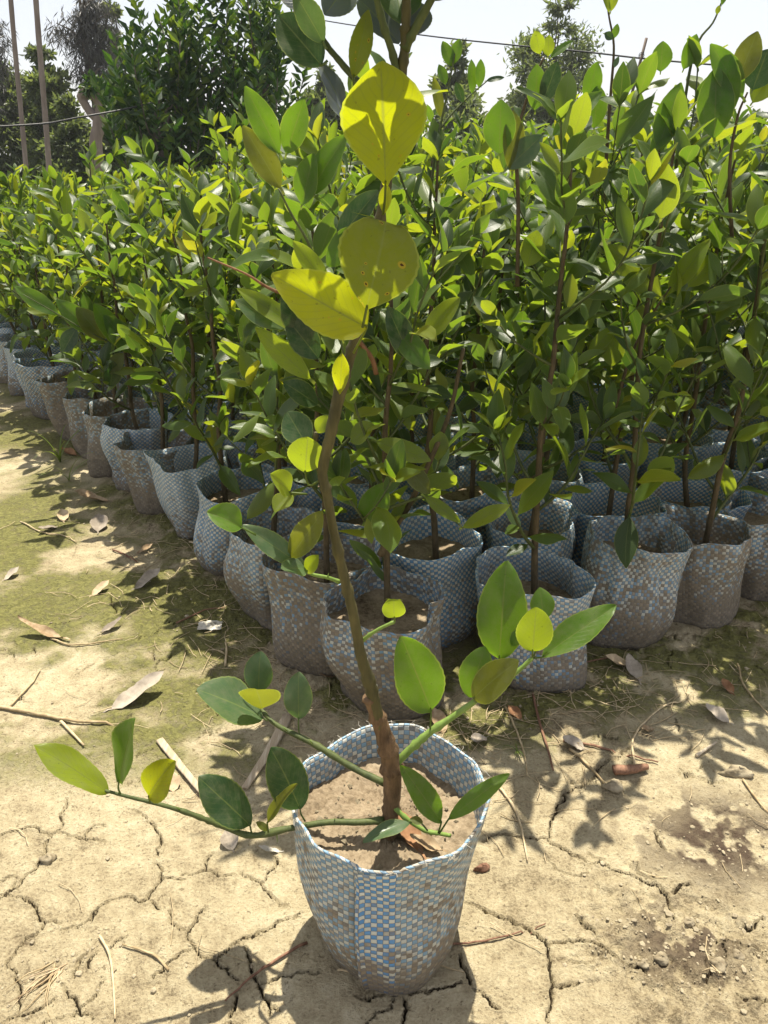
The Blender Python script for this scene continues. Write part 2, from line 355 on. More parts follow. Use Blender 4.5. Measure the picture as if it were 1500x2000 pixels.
def plain(name, c1, c2, scale=40.0, rough=0.8, bump=0.3, spec=0.25, dist=0.003, stretch=(1, 1, 1)):
    k = NT(name); mp = k.n('Mapping'); mp.inputs['Scale'].default_value = stretch; k.l(k.obj(), mp.inputs[0])
    a = k.noise(scale, mp.outputs[0], 5.0, 0.6)
    r = k.n('ObjectInfo').outputs['Random']
    c = k.ramp(k.math('ADD', a, k.math('MULTIPLY', k.math('SUBTRACT', r, 0.5), 0.25)), [(0.35, c1), (0.68, c2)])
    return k.done(k.pr(c, rough, spec, k.bump(a, bump, dist)).outputs[0])
M_DRYLEAF = plain('dry_leaf', (0.24, 0.165, 0.09), (0.46, 0.36, 0.23), 45.0)
M_GREYLEAF = plain('grey_dry_leaf', (0.21, 0.175, 0.135), (0.38, 0.33, 0.26), 45.0)
M_RUSTLEAF = plain('rusty_dry_leaf', (0.17, 0.085, 0.04), (0.36, 0.20, 0.10), 45.0)
M_STRAW = plain('straw', (0.30, 0.225, 0.12), (0.52, 0.42, 0.26), 60.0)
M_WOOD = plain('weathered_wood', (0.34, 0.27, 0.18), (0.58, 0.50, 0.37), 25.0, stretch=(6, 0.6, 6))
M_STICK = plain('brown_stick', (0.13, 0.065, 0.040), (0.26, 0.145, 0.09), 60.0, stretch=(4, 0.5, 4))
M_CLOD = plain('mud_clod', (0.150, 0.118, 0.072), (0.335, 0.285, 0.190), 60.0, bump=0.8)
M_WIRE = plain('wire_metal', (0.03, 0.03, 0.03), (0.06, 0.06, 0.06), 60.0, 0.5)
M_PAPER = plain('crumpled_paper', (0.38, 0.35, 0.28), (0.58, 0.55, 0.47), 30.0)
M_FILM = plain('white_film', (0.62, 0.64, 0.65), (0.80, 0.81, 0.82), 3.0, 0.45, 0.4, 0.4)
M_GRASS = far_leaf('grass_blade', [(0, (0.06, 0.10, 0.02)), (1, (0.14, 0.18, 0.04))], [(0, (0.15, 0.25, 0.02)), (1, (0.35, 0.42, 0.04))], 0.35)

# ------------------------------------------------------------------ leaf shapes
def leaf_geo(L, W, nl=6, nh=2, fold=0.25, curl=0.12, wave=0.015, roll=0.0, a=0.92, b=0.72, notch=0.0, cren=0.0, pet=0.12, wing=0.0, seed=0, twist=0.0):
    r = random.Random(seed); ph = r.uniform(0, 6.3)
    t = np.linspace(0, 1, nl+1); s = np.linspace(-1, 1, 2*nh+1)
    w = W/2*np.maximum(np.sin(np.pi*np.clip(t, 0.0, 1)**a), 0.0)**b
    w = np.maximum(w, 0.03*W)
    if cren: w = w*(1+cren*np.where(np.arange(nl+1) % 2 == 0, 1, -1))
    T, S = np.meshgrid(t, s, indexing='ij'); Wd = w[:, None]*np.ones_like(S)
    X = S*Wd; Y = T*L
    if notch: Y = Y - notch*L*np.exp(-(X/(0.16*W))**2)*smooth(0.8, 1.0, T); X = np.where(T > 0.999, S*0.42*W, X)
    Z = fold*np.abs(X) - curl*L*T*T + wave*L*np.sin(T*9+ph+S*1.3)*np.abs(S)**1.5 - roll*X*X/W*2
    if twist:
        an = twist*T; X, Z = X*np.cos(an)-Z*np.sin(an), X*np.sin(an)+Z*np.cos(an)
    V = np.stack([X, Y, Z], -1).reshape(-1, 3); U = np.stack([(S+1)/2, T], -1).reshape(-1, 2)
    m = 2*nh+1; F = []
    for i in range(nl):
        for j in range(2*nh):
            F.append([i*m+j, i*m+j+1, (i+1)*m+j+1, (i+1)*m+j])
    if pet:
        n0 = len(V); pw = 0.022*L; ww = wing*W*0.5
        P = [(-pw, -pet*L, 0), (pw, -pet*L, 0), (-max(pw, ww), -pet*L*0.4, pw*0.8), (max(pw, ww), -pet*L*0.4, pw*0.8), (-pw, 0.01*L, 0), (pw, 0.01*L, 0)]
        V = np.vstack([V, P]); U = np.vstack([U, [(0.5, 0.0)]*6]) if not wing else np.vstack([U, [(0.5, 0), (0.5, 0), (0.2, .1), (0.8, .1), (0.5, .1), (0.5, .1)]])
        F += [[n0, n0+1, n0+3, n0+2], [n0+2, n0+3, n0+5, n0+4]]
    return V, F, U
NVAR = 12
LEAF_NEAR, LEAF_FAR = [], []
_r = random.Random(5)
for i in range(NVAR):                                   # unit-length blades
    kw = dict(L=1.0, W=_r.uniform(0.37, 0.52), fold=_r.uniform(0.08, 0.5), curl=_r.uniform(-0.05, 0.28), wave=_r.uniform(0.0, 0.035), a=_r.uniform(0.82, 1.05), b=_r.uniform(0.66, 0.85), seed=i, twist=_r.uniform(-0.5, 0.5))
    if i % 6 == 5: kw.update(curl=0.55, roll=0.7, fold=0.1)        # a curled one now and then
    LEAF_NEAR.append(mesh('citrus_leaf', *leaf_geo(nl=7, nh=2, **kw)[:2], M_LEAF, leaf_geo(nl=7, nh=2, **kw)[2]))
    LEAF_FAR.append(leaf_geo(nl=4, nh=1, **{**kw, 'pet': 0.1}))

# ------------------------------------------------------------------ ground sheet
def axis(segs):
    out = []
    for a, b, st in segs: out += list(np.arange(a, b-1e-9, st))
    return np.array(out + [segs[-1][1]])
def geo_out(start, end, first, ratio):
    out = [start]; s = first
    while abs(out[-1]-start) < abs(end-start):
        out.append(out[-1] + math.copysign(s, end-start)); s *= ratio
    return out[1:]
xs = np.array(sorted(geo_out(-0.98, -300, 0.008, 1.09)) + list(np.arange(-0.98, 1.1, 0.0026)) + geo_out(1.1, 300, 0.008, 1.09))
ys = np.array(sorted(geo_out(0.62, -40, 0.01, 1.25)) + list(np.arange(0.62, 1.16, 0.0024)) + list(np.arange(1.16, 2.2, 0.006)) + geo_out(2.2, 500, 0.012, 1.06))
GX, GY = np.meshgrid(xs, ys, indexing='ij'); GXf, GYf = GX.ravel(), GY.ravel()
Z7 = lambda L: [(x/2, 1400+y/2) for x, y in L]
Z8 = lambda L: [(750+x/2, 1400+y/2) for x, y in L]
CRACKS = [Z7(c) for c in [
 [(0,465),(60,450),(125,435),(165,455),(205,465),(240,440)], [(205,465),(190,485),(180,520),(165,560),(140,600),(85,640),(30,690),(0,710)],
 [(225,455),(290,470),(340,485),(415,490)], [(330,475),(350,445),(410,425)], [(240,440),(235,390),(260,320)],
 [(35,695),(90,710),(130,735),(140,765),(175,800),(150,840),(100,860),(60,905),(25,950)], [(25,950),(50,985),(65,1030),(70,1100),(70,1150)],
 [(0,1190),(60,1165),(130,1150),(190,1115),(220,1100)], [(245,1040),(265,1090),(300,1130),(320,1170),(375,1190)],
 [(240,830),(300,825),(360,790),(380,750),(440,715),(490,700),(545,725),(580,715),(600,680),(630,645),(635,600),(600,575)],
 [(635,628),(680,632),(725,640)], [(710,620),(770,610),(800,605),(850,625),(890,622),(925,610)], [(800,605),(805,565),(830,530)],
 [(590,720),(610,745),(625,750)], [(520,365),(570,390),(600,420),(625,460),(630,490),(612,520),(612,545)],
 [(660,760),(665,800),(700,830),(740,835),(770,800),(800,755)], [(740,835),(738,880),(760,910),(810,945),(850,970),(890,985),(930,1030)],
 [(740,920),(690,950),(640,1000),(600,1025)], [(945,600),(985,635),(1025,645),(1040,680),(1080,715),(1130,745)], [(1025,645),(1050,600),(1080,570),(1070,540)],
 [(960,900),(980,950),(985,1000),(1010,1040),(1050,1110),(1060,1140),(1050,1170)], [(1060,1130),(1090,1150)],
 [(1010,1040),(1080,1030),(1140,1020),(1200,1000),(1245,1008)], [(1185,765),(1130,790),(1090,800),(1040,840),(985,865),(850,950)],
 [(500,860),(430,910)], [(360,800),(370,760)], [(905,1200),(920,1130),(925,1080)], [(350,985),(345,960),(380,925)], [(290,1020),(300,985),(340,930)],
 [(0,700),(60,650)], [(180,805),(240,805)], [(780,45),(820,60),(860,45)], [(1380,1090),(1440,1110),(1500,1090)]]]
CRACKS += [Z8(c) for c in [
 [(385,490),(440,460),(500,465),(560,475),(600,485),(640,478)], [(640,478),(650,430),(670,380),(700,330),(740,280),(800,265),(840,250)],
 [(640,478),(655,500),(710,520),(760,545),(800,570)], [(800,530),(850,560),(890,600),(940,615),(1000,635),(1060,660),(1090,690),(1110,730),(1125,760),(1130,800)],
 [(1130,700),(1160,665),(1200,655)], [(315,720),(360,735),(400,765),(450,785),(495,785),(530,815),(580,845),(610,870),(640,900),(650,950),(650,1000),(665,1050),(655,1100),(640,1150),(640,1190)],
 [(640,900),(690,885),(735,885),(800,885),(850,905),(880,935),(920,965)], [(920,965),(980,980),(1020,1010)], [(745,775),(780,820),(830,860)],
 [(350,1070),(400,1095),(450,1140)], [(100,1085),(170,1080),(240,1055),(300,1040)], [(80,1100),(90,1140),(70,1200)], [(300,930),(305,980),(335,1050)],
 [(1250,960),(1260,1040)], [(1400,830),(1450,820),(1480,790)], [(1060,440),(1070,480),(1100,520)], [(660,1045),(720,1050),(760,1040)], [(1150,200),(1250,240),(1340,260)], [(1380,1090),(1450,1120),(1500,1118)]]]
CRACKS += [[(430,1340),(440,1370),(425,1395)], [(215,1160),(225,1200)], [(0,1350),(60,1370)], [(300,1270),(320,1290),(335,1280)], [(1230,1460),(1180,1490),(1110,1530)]]
WIDTH_OF = {0: 1.0}
rk = random.Random(11)
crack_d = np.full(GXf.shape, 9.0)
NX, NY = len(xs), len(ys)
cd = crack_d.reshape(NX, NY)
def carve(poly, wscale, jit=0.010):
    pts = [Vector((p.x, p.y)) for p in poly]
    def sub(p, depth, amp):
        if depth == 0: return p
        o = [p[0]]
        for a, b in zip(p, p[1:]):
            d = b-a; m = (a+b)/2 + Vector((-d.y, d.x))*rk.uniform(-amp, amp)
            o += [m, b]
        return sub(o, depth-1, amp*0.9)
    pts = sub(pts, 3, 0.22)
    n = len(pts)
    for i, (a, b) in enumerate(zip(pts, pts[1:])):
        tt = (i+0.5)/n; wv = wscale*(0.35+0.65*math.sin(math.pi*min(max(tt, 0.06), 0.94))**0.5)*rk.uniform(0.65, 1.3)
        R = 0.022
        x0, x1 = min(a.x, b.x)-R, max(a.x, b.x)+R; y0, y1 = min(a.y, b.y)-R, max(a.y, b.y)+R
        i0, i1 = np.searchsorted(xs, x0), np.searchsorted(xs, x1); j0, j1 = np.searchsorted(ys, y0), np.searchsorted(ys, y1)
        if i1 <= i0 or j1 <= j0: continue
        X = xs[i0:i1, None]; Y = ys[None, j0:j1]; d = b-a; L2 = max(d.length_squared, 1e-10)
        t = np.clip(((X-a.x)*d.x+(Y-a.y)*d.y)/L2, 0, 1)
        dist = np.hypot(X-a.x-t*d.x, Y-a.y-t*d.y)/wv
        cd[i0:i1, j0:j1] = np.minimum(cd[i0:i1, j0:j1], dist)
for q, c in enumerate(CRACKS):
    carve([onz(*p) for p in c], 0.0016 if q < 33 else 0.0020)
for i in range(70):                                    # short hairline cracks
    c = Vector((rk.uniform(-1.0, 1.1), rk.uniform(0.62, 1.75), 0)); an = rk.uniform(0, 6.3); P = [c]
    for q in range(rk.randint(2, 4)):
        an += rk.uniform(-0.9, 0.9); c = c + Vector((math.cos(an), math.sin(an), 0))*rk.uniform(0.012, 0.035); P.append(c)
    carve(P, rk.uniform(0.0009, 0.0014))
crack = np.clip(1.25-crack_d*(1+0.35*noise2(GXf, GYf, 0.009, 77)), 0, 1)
# bag places (needed for moss and for the shallow mounding round the rows)
MEAS = dict(B=(0.015, 1.445), C=(-0.14, 1.60), D=(-0.285, 1.83), E=(-0.45, 2.08), F=(-0.595, 2.33), G=(-0.74, 2.50), H=(-0.88, 2.68), I=(-1.00, 2.84), J=(-1.15, 3.07), K=(-1.29, 3.24),
            L=(0.135, 1.72), M=(0.345, 1.555), N=(0.595, 1.70), O=(0.825, 1.80), P=(1.04, 1.92), R=(0.385, 1.86), S=(0.615, 1.97), T=(0.87, 2.07), Q=(0.25, 2.08))
EDGE = [Vector(p) for p in [(1.6, 2.0), (1.04, 1.80), (0.6, 1.58), (0.345, 1.44), (0.015, 1.33), (-0.15, 1.48), (-0.3, 1.70), (-0.60, 2.2), (-1.0, 2.75), (-1.5, 3.45), (-5.5, 9.0)]]
ed = np.full(GXf.shape, 99.0)
for a, b in zip(EDGE, EDGE[1:]):
    d = b-a; t = np.clip(((GXf-a.x)*d.x+(GYf-a.y)*d.y)/d.length_squared, 0, 1)
    ed = np.minimum(ed, np.hypot(GXf-a.x-t*d.x, GYf-a.y-t*d.y))
n1 = fbm(GXf, GYf, 0.34, 3, 4, 0.6); n2 = fbm(GXf, GYf, 0.07, 9, 4, 0.6); n3 = fbm(GXf, GYf, 0.022, 15, 3, 0.7)
leftside = smooth(0.35, -0.25, GXf)
moss = smooth(0.42, 0.02, ed - 0.20*n1)*smooth(-0.35, 0.25, n2+0.55*n1+0.15)
moss = np.maximum(moss, 0.95*leftside*smooth(1.02, 1.32, GYf)*smooth(-0.55, 0.25, n1+0.5*n2))
moss = np.maximum(moss, 0.30*smooth(0.45, 0.1, np.hypot(GXf-0.30, GYf-1.10))*smooth(-0.2, 0.5, n1+0.6*n2))
moss *= smooth(0.98, 1.15, GYf)*smooth(40, 6, GYf)
dp = onz(1400, 1640); dp2 = onz(1330, 1840)
damp = np.maximum(smooth(0.19, 0.03, np.hypot((GXf-dp.x)*0.8, GYf-dp.y)+0.05*n2)*smooth(-0.25, 0.15, n2+0.5*n3), 0.9*smooth(0.13, 0.02, np.hypot((GXf-dp2.x)*0.8, GYf-dp2.y)+0.05*n2)*smooth(-0.1, 0.2, n2+0.7*n3))
rough_ = smooth(0.20, 0.05, np.hypot((GXf-dp2.x)*0.8, GYf-dp2.y)+0.06*n2) + 0.6*smooth(0.16, 0.03, np.hypot(GXf-dp.x-0.05, GYf-dp.y)+0.05*n2) + 0.5*smooth(0.15, 0.0, ed)
verge = smooth(5.5, 9.0, np.hypot(GXf, GYf)+n1)
near = smooth(30, 4, np.hypot(GXf, GYf))
GZ = near*(0.0060*fbm(GXf, GYf, 0.5, 31, 3) + 0.0034*n2 + 0.0021*n3 + rough_*(0.014*np.abs(n2) + 0.010*n3)) - 0.016*smooth(0.10, 0.75, crack) + 0.0016*smooth(5.0, 1.5, crack_d)*smooth(0.9, 1.5, crack_d)
GZ += 0.004*moss*np.abs(n3) + 0.10*verge*fbm(GXf, GYf, 9.0, 41, 2)
idx = np.arange(NX*NY).reshape(NX, NY)
quads = np.stack([idx[:-1, :-1], idx[1:, :-1], idx[1:, 1:], idx[:-1, 1:]], -1).reshape(-1, 4)
gm = bpy.data.meshes.new('ground'); gm.vertices.add(NX*NY); gm.vertices.foreach_set('co', np.stack([GXf, GYf, GZ], -1).astype(np.float32).ravel())
gm.loops.add(len(quads)*4); gm.loops.foreach_set('vertex_index', quads.astype(np.int32).ravel())
gm.polygons.add(len(quads)); gm.polygons.foreach_set('loop_start', np.arange(0, len(quads)*4, 4, dtype=np.int32)); gm.polygons.foreach_set('loop_total', np.full(len(quads), 4, dtype=np.int32))
gm.polygons.foreach_set('use_smooth', np.ones(len(quads), dtype=bool))
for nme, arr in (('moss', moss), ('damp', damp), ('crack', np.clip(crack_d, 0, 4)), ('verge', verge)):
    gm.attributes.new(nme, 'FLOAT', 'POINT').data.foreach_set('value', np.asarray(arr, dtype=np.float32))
gm.materials.append(M_GROUND); gm.update(); gm.validate()
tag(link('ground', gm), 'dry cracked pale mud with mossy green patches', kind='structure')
def gz(x, y):
    i = min(max(int(np.searchsorted(xs, x)), 0), NX-1); j = min(max(int(np.searchsorted(ys, y)), 0), NY-1)
    return float(GZ[i*NY+j])

# ------------------------------------------------------------------ woven bags
def bag_geo(seed, rt=0.128, rb=0.100, h=0.26, nu=96, nv=20, seam=-1.7, lean=(0, 0), corner=0.16, cdir=0.6, rimw=0.014, checks=(96, 34), weave=0.0, ell=(1, 1), rim=None, fold=0.010, slump=1.0, sq=0.0):
    r = random.Random(seed); p = [r.uniform(0, 6.3) for _ in range(10)]
    A = np.linspace(0, 2*np.pi, nu+1); T = np.linspace(0, 1, nv+1)
    Ag, Tg = np.meshgrid(A, T, indexing='ij')
    rad = rb + (rt-rb)*Tg**0.75
    rad = rad*(1 + slump*0.085*np.cos(2*Ag+p[0])*Tg + slump*0.060*np.cos(3*Ag+p[1])*Tg + slump*0.035*np.cos(4*Ag+p[9])*Tg**2 + sq*np.cos(4*(Ag-p[4]))*(0.5+0.5*Tg) + 0.018*np.cos(5*Ag+p[2]) + 0.035*np.sin(np.pi*Tg)*np.cos(2*Ag+p[3]))
    rad += fold*(np.cos(9*Ag+p[4]+3*Tg)*0.22+np.cos(14*Ag+p[5]-2*Tg)*0.16)*(0.3+0.7*Tg) + 0.004*np.sin(7*Tg+p[6]+2*np.cos(Ag))
    cf = np.maximum(np.cos(Ag-cdir), 0)**10 + np.maximum(np.cos(Ag-cdir-np.pi), 0)**10
    rad *= 1 + corner*cf*(1-Tg)**1.6 - 0.10*(1-Tg)**6*(1-cf)
    rad += 0.0032*(((Ag-seam) % (2*np.pi)) < 0.42)
    zz = h*Tg + rimw*(np.cos(2*Ag+p[7])*0.6+np.cos(3*Ag+p[8])*0.5+0.25*np.cos(7*Ag+p[9]))*Tg**3
    if rim: zz += rim(Ag)*Tg**2
    if weave:
        ii = np.arange(nu+1)[:, None]; jj = np.arange(nv+1)[None, :]
        rad = rad + weave*np.where((ii % 2 == 1) & (jj % 2 == 1), np.where(((ii//2)+(jj//2)) % 2 == 0, 1.0, -0.15), 0.0)
    cr_ = sum(r.uniform(0.4, 1.0)*0.011*np.exp(-(((Ag-r.uniform(0, 6.28)+np.pi+r.uniform(-.5, .5)*Tg) % (2*np.pi)-np.pi)/r.uniform(0.035, 0.10))**2)*(0.35+0.65*np.sin(np.pi*np.clip(Tg*r.uniform(.7, 1.3), 0, 1))) for _ in range(8)); rad = rad-slump*cr_*min(1, slump)
    sag = slump*0.010*np.sin(np.pi*Tg*2+p[6])*np.cos(Ag-p[7]); rad = rad+sag
    X = rad*np.cos(Ag)*ell[0]+lean[0]*Tg; Y = rad*np.sin(Ag)*ell[1]+lean[1]*Tg
    V = np.stack([X, Y, zz], -1).reshape(-1, 3); U = np.stack([Ag/(2*np.pi)*checks[0], Tg*checks[1]], -1).reshape(-1, 2)
    m = nv+1; F = []
    for i in range(nu):
        for j in range(nv): F.append([i*m+j, (i+1)*m+j, (i+1)*m+j+1, i*m+j+1])
    # turned-in lip and inner wall down to below the mud
    grid = V.reshape(nu+1, m, 3).copy(); cen = np.array([lean[0], lean[1], 0])
    def inner(t, off, dz):
        q = t*nv; j = min(int(q), nv-1); R_ = grid[:, j]*(1-(q-j))+grid[:, j+1]*(q-j); d = R_-cen*t; d = d.copy(); d[:, 2] = 0
        return R_ - d/np.linalg.norm(d, axis=1, keepdims=True)*off + np.array([0, 0, dz])
    prev = [i*m+nv for i in range(nu+1)]
    for t, off, dz in ((1, 0.0014, 0.0022), (1, 0.0040, 0.0012), (0.93, 0.0042, 0), (0.85, 0.0042, 0), (0.76, 0.0042, 0), (0.66, 0.0042, 0), (0.55, 0.0042, 0), (0.42, 0.0042, 0)):
        s = len(V); V = np.vstack([V, inner(t, off, dz)]); U = np.vstack([U, np.stack([A/(2*np.pi)*checks[0]+0.5, np.full(nu+1, checks[1]*t)], -1)])
        cur = list(range(s, s+nu+1))
        for i in range(nu): F.append([prev[i], prev[i+1], cur[i+1], cur[i]])
        prev = cur
    F.append([i*m for i in range(nu)][::-1])
    return V, F, U, (grid, inner)
def soil_geo(gi, lean, drop, seed, rings=7):
    grid, inner = gi; r = random.Random(seed); nu = len(grid)-1; h = grid[:, -1, 2].mean()
    zc = h-drop; cen = np.array([lean[0], lean[1], 0.0])*zc/h; V = [(cen[0], cen[1], zc)]; F = []
    ring = inner(zc/h, 0.0038, 0)[:-1]-cen; ring[:, 2] = 0
    for q in range(1, rings+1):
        for i in range(nu):
            p = cen+ring[i]*q/rings
            z = zc+0.005*math.sin(p[0]*55+seed)*math.cos(p[1]*47+seed*2)+r.uniform(-1, 1)*0.0018+0.004*(q/rings)**3
            V.append((p[0], p[1], z))
    for i in range(nu): F.append([0, 1+i, 1+(i+1) % nu])
    for q in range(rings-1):
        for i in range(nu):
            F.append([1+q*nu+i, 1+(q+1)*nu+i, 1+(q+1)*nu+(i+1) % nu, 1+q*nu+(i+1) % nu])
    return np.array(V), F, zc
BAGS = []
for s in range(9):
    rr = random.Random(100+s)
    lean = (rr.uniform(-0.028, 0.028), rr.uniform(-0.028, 0.028))
    V, F, U, top = bag_geo(s, sq=rr.uniform(0.02, 0.07), rt=rr.uniform(0.110, 0.132), rb=rr.uniform(0.100, 0.120), h=rr.uniform(0.225, 0.268), seam=rr.uniform(-2.6, -0.5), lean=lean, corner=rr.uniform(0.08, 0.28), cdir=rr.uniform(0, 3.1), rimw=rr.uniform(0.004, 0.012), fold=rr.uniform(0.008, 0.024), slump=rr.uniform(0.45, 0.95))
    Vs, Fs, zc = soil_geo(top, lean, rr.uniform(0.062, 0.095), s)
    BAGS.append((mesh('woven_bag', V, F, M_WEAVE, U), mesh('mud_fill', Vs, Fs, M_SOIL), zc))

# ------------------------------------------------------------------ sapling prototypes
def sapling(seed, H, nleaf, z0, base_r=0.0080, spread=0.17):
    r = random.Random(seed); stems = []; leaves = []
    bend = Vector((r.uniform(-1, 1), r.uniform(-1, 1), 0))*0.05
    P = []
    zt = H*r.uniform(0.80, 0.90)
    for i in range(8):
        t = i/7
        P.append(Vector((bend.x*math.sin(t*2.6)+r.uniform(-1, 1)*0.008, bend.y*math.sin(t*2.2+0.5)-bend.y*0.48+r.uniform(-1, 1)*0.008, z0-0.02+t*(zt-z0+0.02))))
    P = catmull(P, 3); R = np.interp(np.linspace(0, 1, len(P)), [0, 0.5, 1], [base_r, base_r*0.72, base_r*0.34])
    stems.append((P, R, 'trunk'))
    nb = r.randint(7, 10); an = r.uniform(0, 6.3); shoots = [(P[int(len(P)*0.55):], 0)]
    for b in range(nb):
        an += 2.4+r.uniform(-0.4, 0.4); t = 0.12+0.76*(b+r.random()*0.6)/nb
        i = min(int(t*len(P)), len(P)-2); st = P[i]
        ln = (0.20+0.26*r.random())*(1.05-0.45*t); d = Vector((math.cos(an), math.sin(an), r.uniform(0.45, 1.3))).normalized()
        Q = [st]; c = st.copy(); nq = 5
        for q in range(nq):
            c = c + d*(ln/nq); d = (d+Vector((r.uniform(-.18, .18), r.uniform(-.18, .18), 0.20))).normalized(); Q.append(c)
        hx = math.hypot(c.x, c.y)
        if hx > spread:
            for q in Q[1:]:
                k = spread/hx; q.x = st.x+(q.x-st.x)*k; q.y = st.y+(q.y-st.y)*k
        Q = catmull(Q, 2); r0 = R[i]*0.62
        stems.append((Q, np.linspace(r0, 0.0016, len(Q)), 'branch')); shoots.append((Q, len(stems)-1))
        if r.random() < 0.55 and ln > 0.25:
            j = len(Q)//2; c = Q[j].copy(); a2 = an+r.choice([-1, 1])*1.1; d = Vector((math.cos(a2), math.sin(a2), 0.9)).normalized(); W = [c.copy()]
            for q in range(3): c = c+d*0.05; d = (d+Vector((0, 0, .2))).normalized(); W.append(c.copy())
            stems.append((W, np.linspace(r0*0.55, 0.0014, len(W)), 'branch')); shoots.append((W, len(stems)-1))
    tot = sum(sum((b-a).length for a, b in zip(Q, Q[1:])) for Q, _ in shoots)
    step = tot/nleaf; phi = r.uniform(0, 6.3)
    for Q, wgt in shoots:
        Ls = [0]
        for a, b in zip(Q, Q[1:]): Ls.append(Ls[-1]+(b-a).length)
        d0 = Ls[-1]*0.10
        while d0 <= Ls[-1]+1e-6:
            k = min(max(int(np.searchsorted(Ls, d0)), 1), len(Q)-1); f = (d0-Ls[k-1])/max(Ls[k]-Ls[k-1], 1e-6)
            p = Q[k-1].lerp(Q[k], f); tdir = (Q[k]-Q[k-1]).normalized(); phi += 2.4+r.uniform(-.5, .5)
            xx = tdir.orthogonal().normalized(); yy = tdir.cross(xx); out = xx*math.cos(phi)+yy*math.sin(phi)
            end = d0/Ls[-1]
            d = (tdir*(0.45+0.5*end)+out*(0.95-0.35*end)+Vector((0, 0, r.uniform(-0.15, 0.45) if r.random() > 0.18 else r.uniform(-0.9, -0.3)))).normalized()
            nrm = (tdir*0.9+Vector((0, 0, 0.5))-out*0.2+Vector((r.uniform(-.5, .5), r.uniform(-.5, .5), 0)))
            L = (0.052+0.063*r.random()**0.8)*(1.0-0.25*max(0, end-0.85)/0.15)
            if r.random() < 0.12: L *= 0.55
            leaves.append((r.randrange(NVAR), mat4(p+d*(0.1*L), d, nrm, L), r.random(), wgt))
            d0 += step*r.uniform(0.7, 1.3)
        top = Q[-1]; tdir = (Q[-1]-Q[-2]).normalized()                # small young leaves at the tip
        for q in range(3):
            phi += 2.1; xx = tdir.orthogonal().normalized(); out = xx*math.cos(phi)+tdir.cross(xx)*math.sin(phi); d = (tdir+out*0.5).normalized()
            leaves.append((r.randrange(NVAR), mat4(top, d, tdir-out*0.8, r.uniform(0.045, 0.085)), r.random(), wgt))
    return stems, leaves
def stems_mesh(name, st, mat, n=6):
    g = Geo()
    for P, R, _ in st: g.add(*tube(P, R, n))
    return g.mesh(name, mat)
LF_V = [np.asarray(v[0]) for v in LEAF_FAR]; LF_F = [v[1] for v in LEAF_FAR]; LF_U = [v[2] for v in LEAF_FAR]
def foliage_arrays(leaves, M=None):
    Vs, Fs, Us, As = [], [], [], []; n = 0
    for vi, m, a, _k in leaves:
        mm = np.array(m if M is None else M @ m); V = LF_V[vi]
        Vs.append(V @ mm[:3, :3].T + mm[:3, 3]); Fs += [[i+n for i in f] for f in LF_F[vi]]; Us.append(LF_U[vi]); As.append(np.full(len(V), a)); n += len(V)
    return np.vstack(Vs), Fs, np.vstack(Us), np.concatenate(As)
PROTO = []
HEIGHTS = [0.90, 1.0, 1.08, 0.96, 1.14, 1.20, 1.27, 1.33, 1.23, 1.40]
for i, H in enumerate(HEIGHTS):
    st, lv = sapling(40+i, H, 84 if H < 1.15 else 96, 0.19)
    PROTO.append(dict(H=H, trunk=stems_mesh('trunk', st[:1], M_TRUNK, 8), branches=[stems_mesh('branch', [s], M_TWIG, 5) for s in st[1:]], leaves=lv, far=None, st=st))
def far_meshes(p):
    if p['far'] is None:
        V, F, U, A = foliage_arrays(p['leaves'])
        p['far'] = mesh('foliage', V, F, M_LEAF, U, {'tint': A}); p['limbs'] = stems_mesh('branches', p['st'][1:], M_TWIG, 4)
    return p['far'], p['limbs']
rp = random.Random(77)
def put_sapling(x, y, pi, bi, rz, near, label, group, color, extra=None):
    root = empty('bagged_sapling', (x, y, gz(x, y)-0.002), rz); tag(root, label, 'sapling', group)
    p = PROTO[pi]; bm_, sm_, zc = BAGS[bi]
    b = link('woven_bag', bm_, root); b.color = (*color, 1); link('mud_fill', sm_, b)
    st = [link('trunk', p['trunk'], root)]
    if near:
        for me in p['branches']: st.append(link('branch', me, root))
        for vi, m, a, k in p['leaves']: link('leaf', LEAF_NEAR[vi], st[k], m)
    else:
        fo, li = far_meshes(p); link('branches', li, root)
        f = link('foliage', fo, root); f['kind'] = 'stuff'
    return root
def pick_proto(x, y):
    want = 0.96 + 0.34*min(max((x+1.7)/2.4, 0), 1) + 0.07*math.exp(-((x+0.45)/0.45)**2) + rp.gauss(0, 0.075)
    c = sorted(range(len(HEIGHTS)), key=lambda i: abs(HEIGHTS[i]-want)); return rp.choice(c[:3])
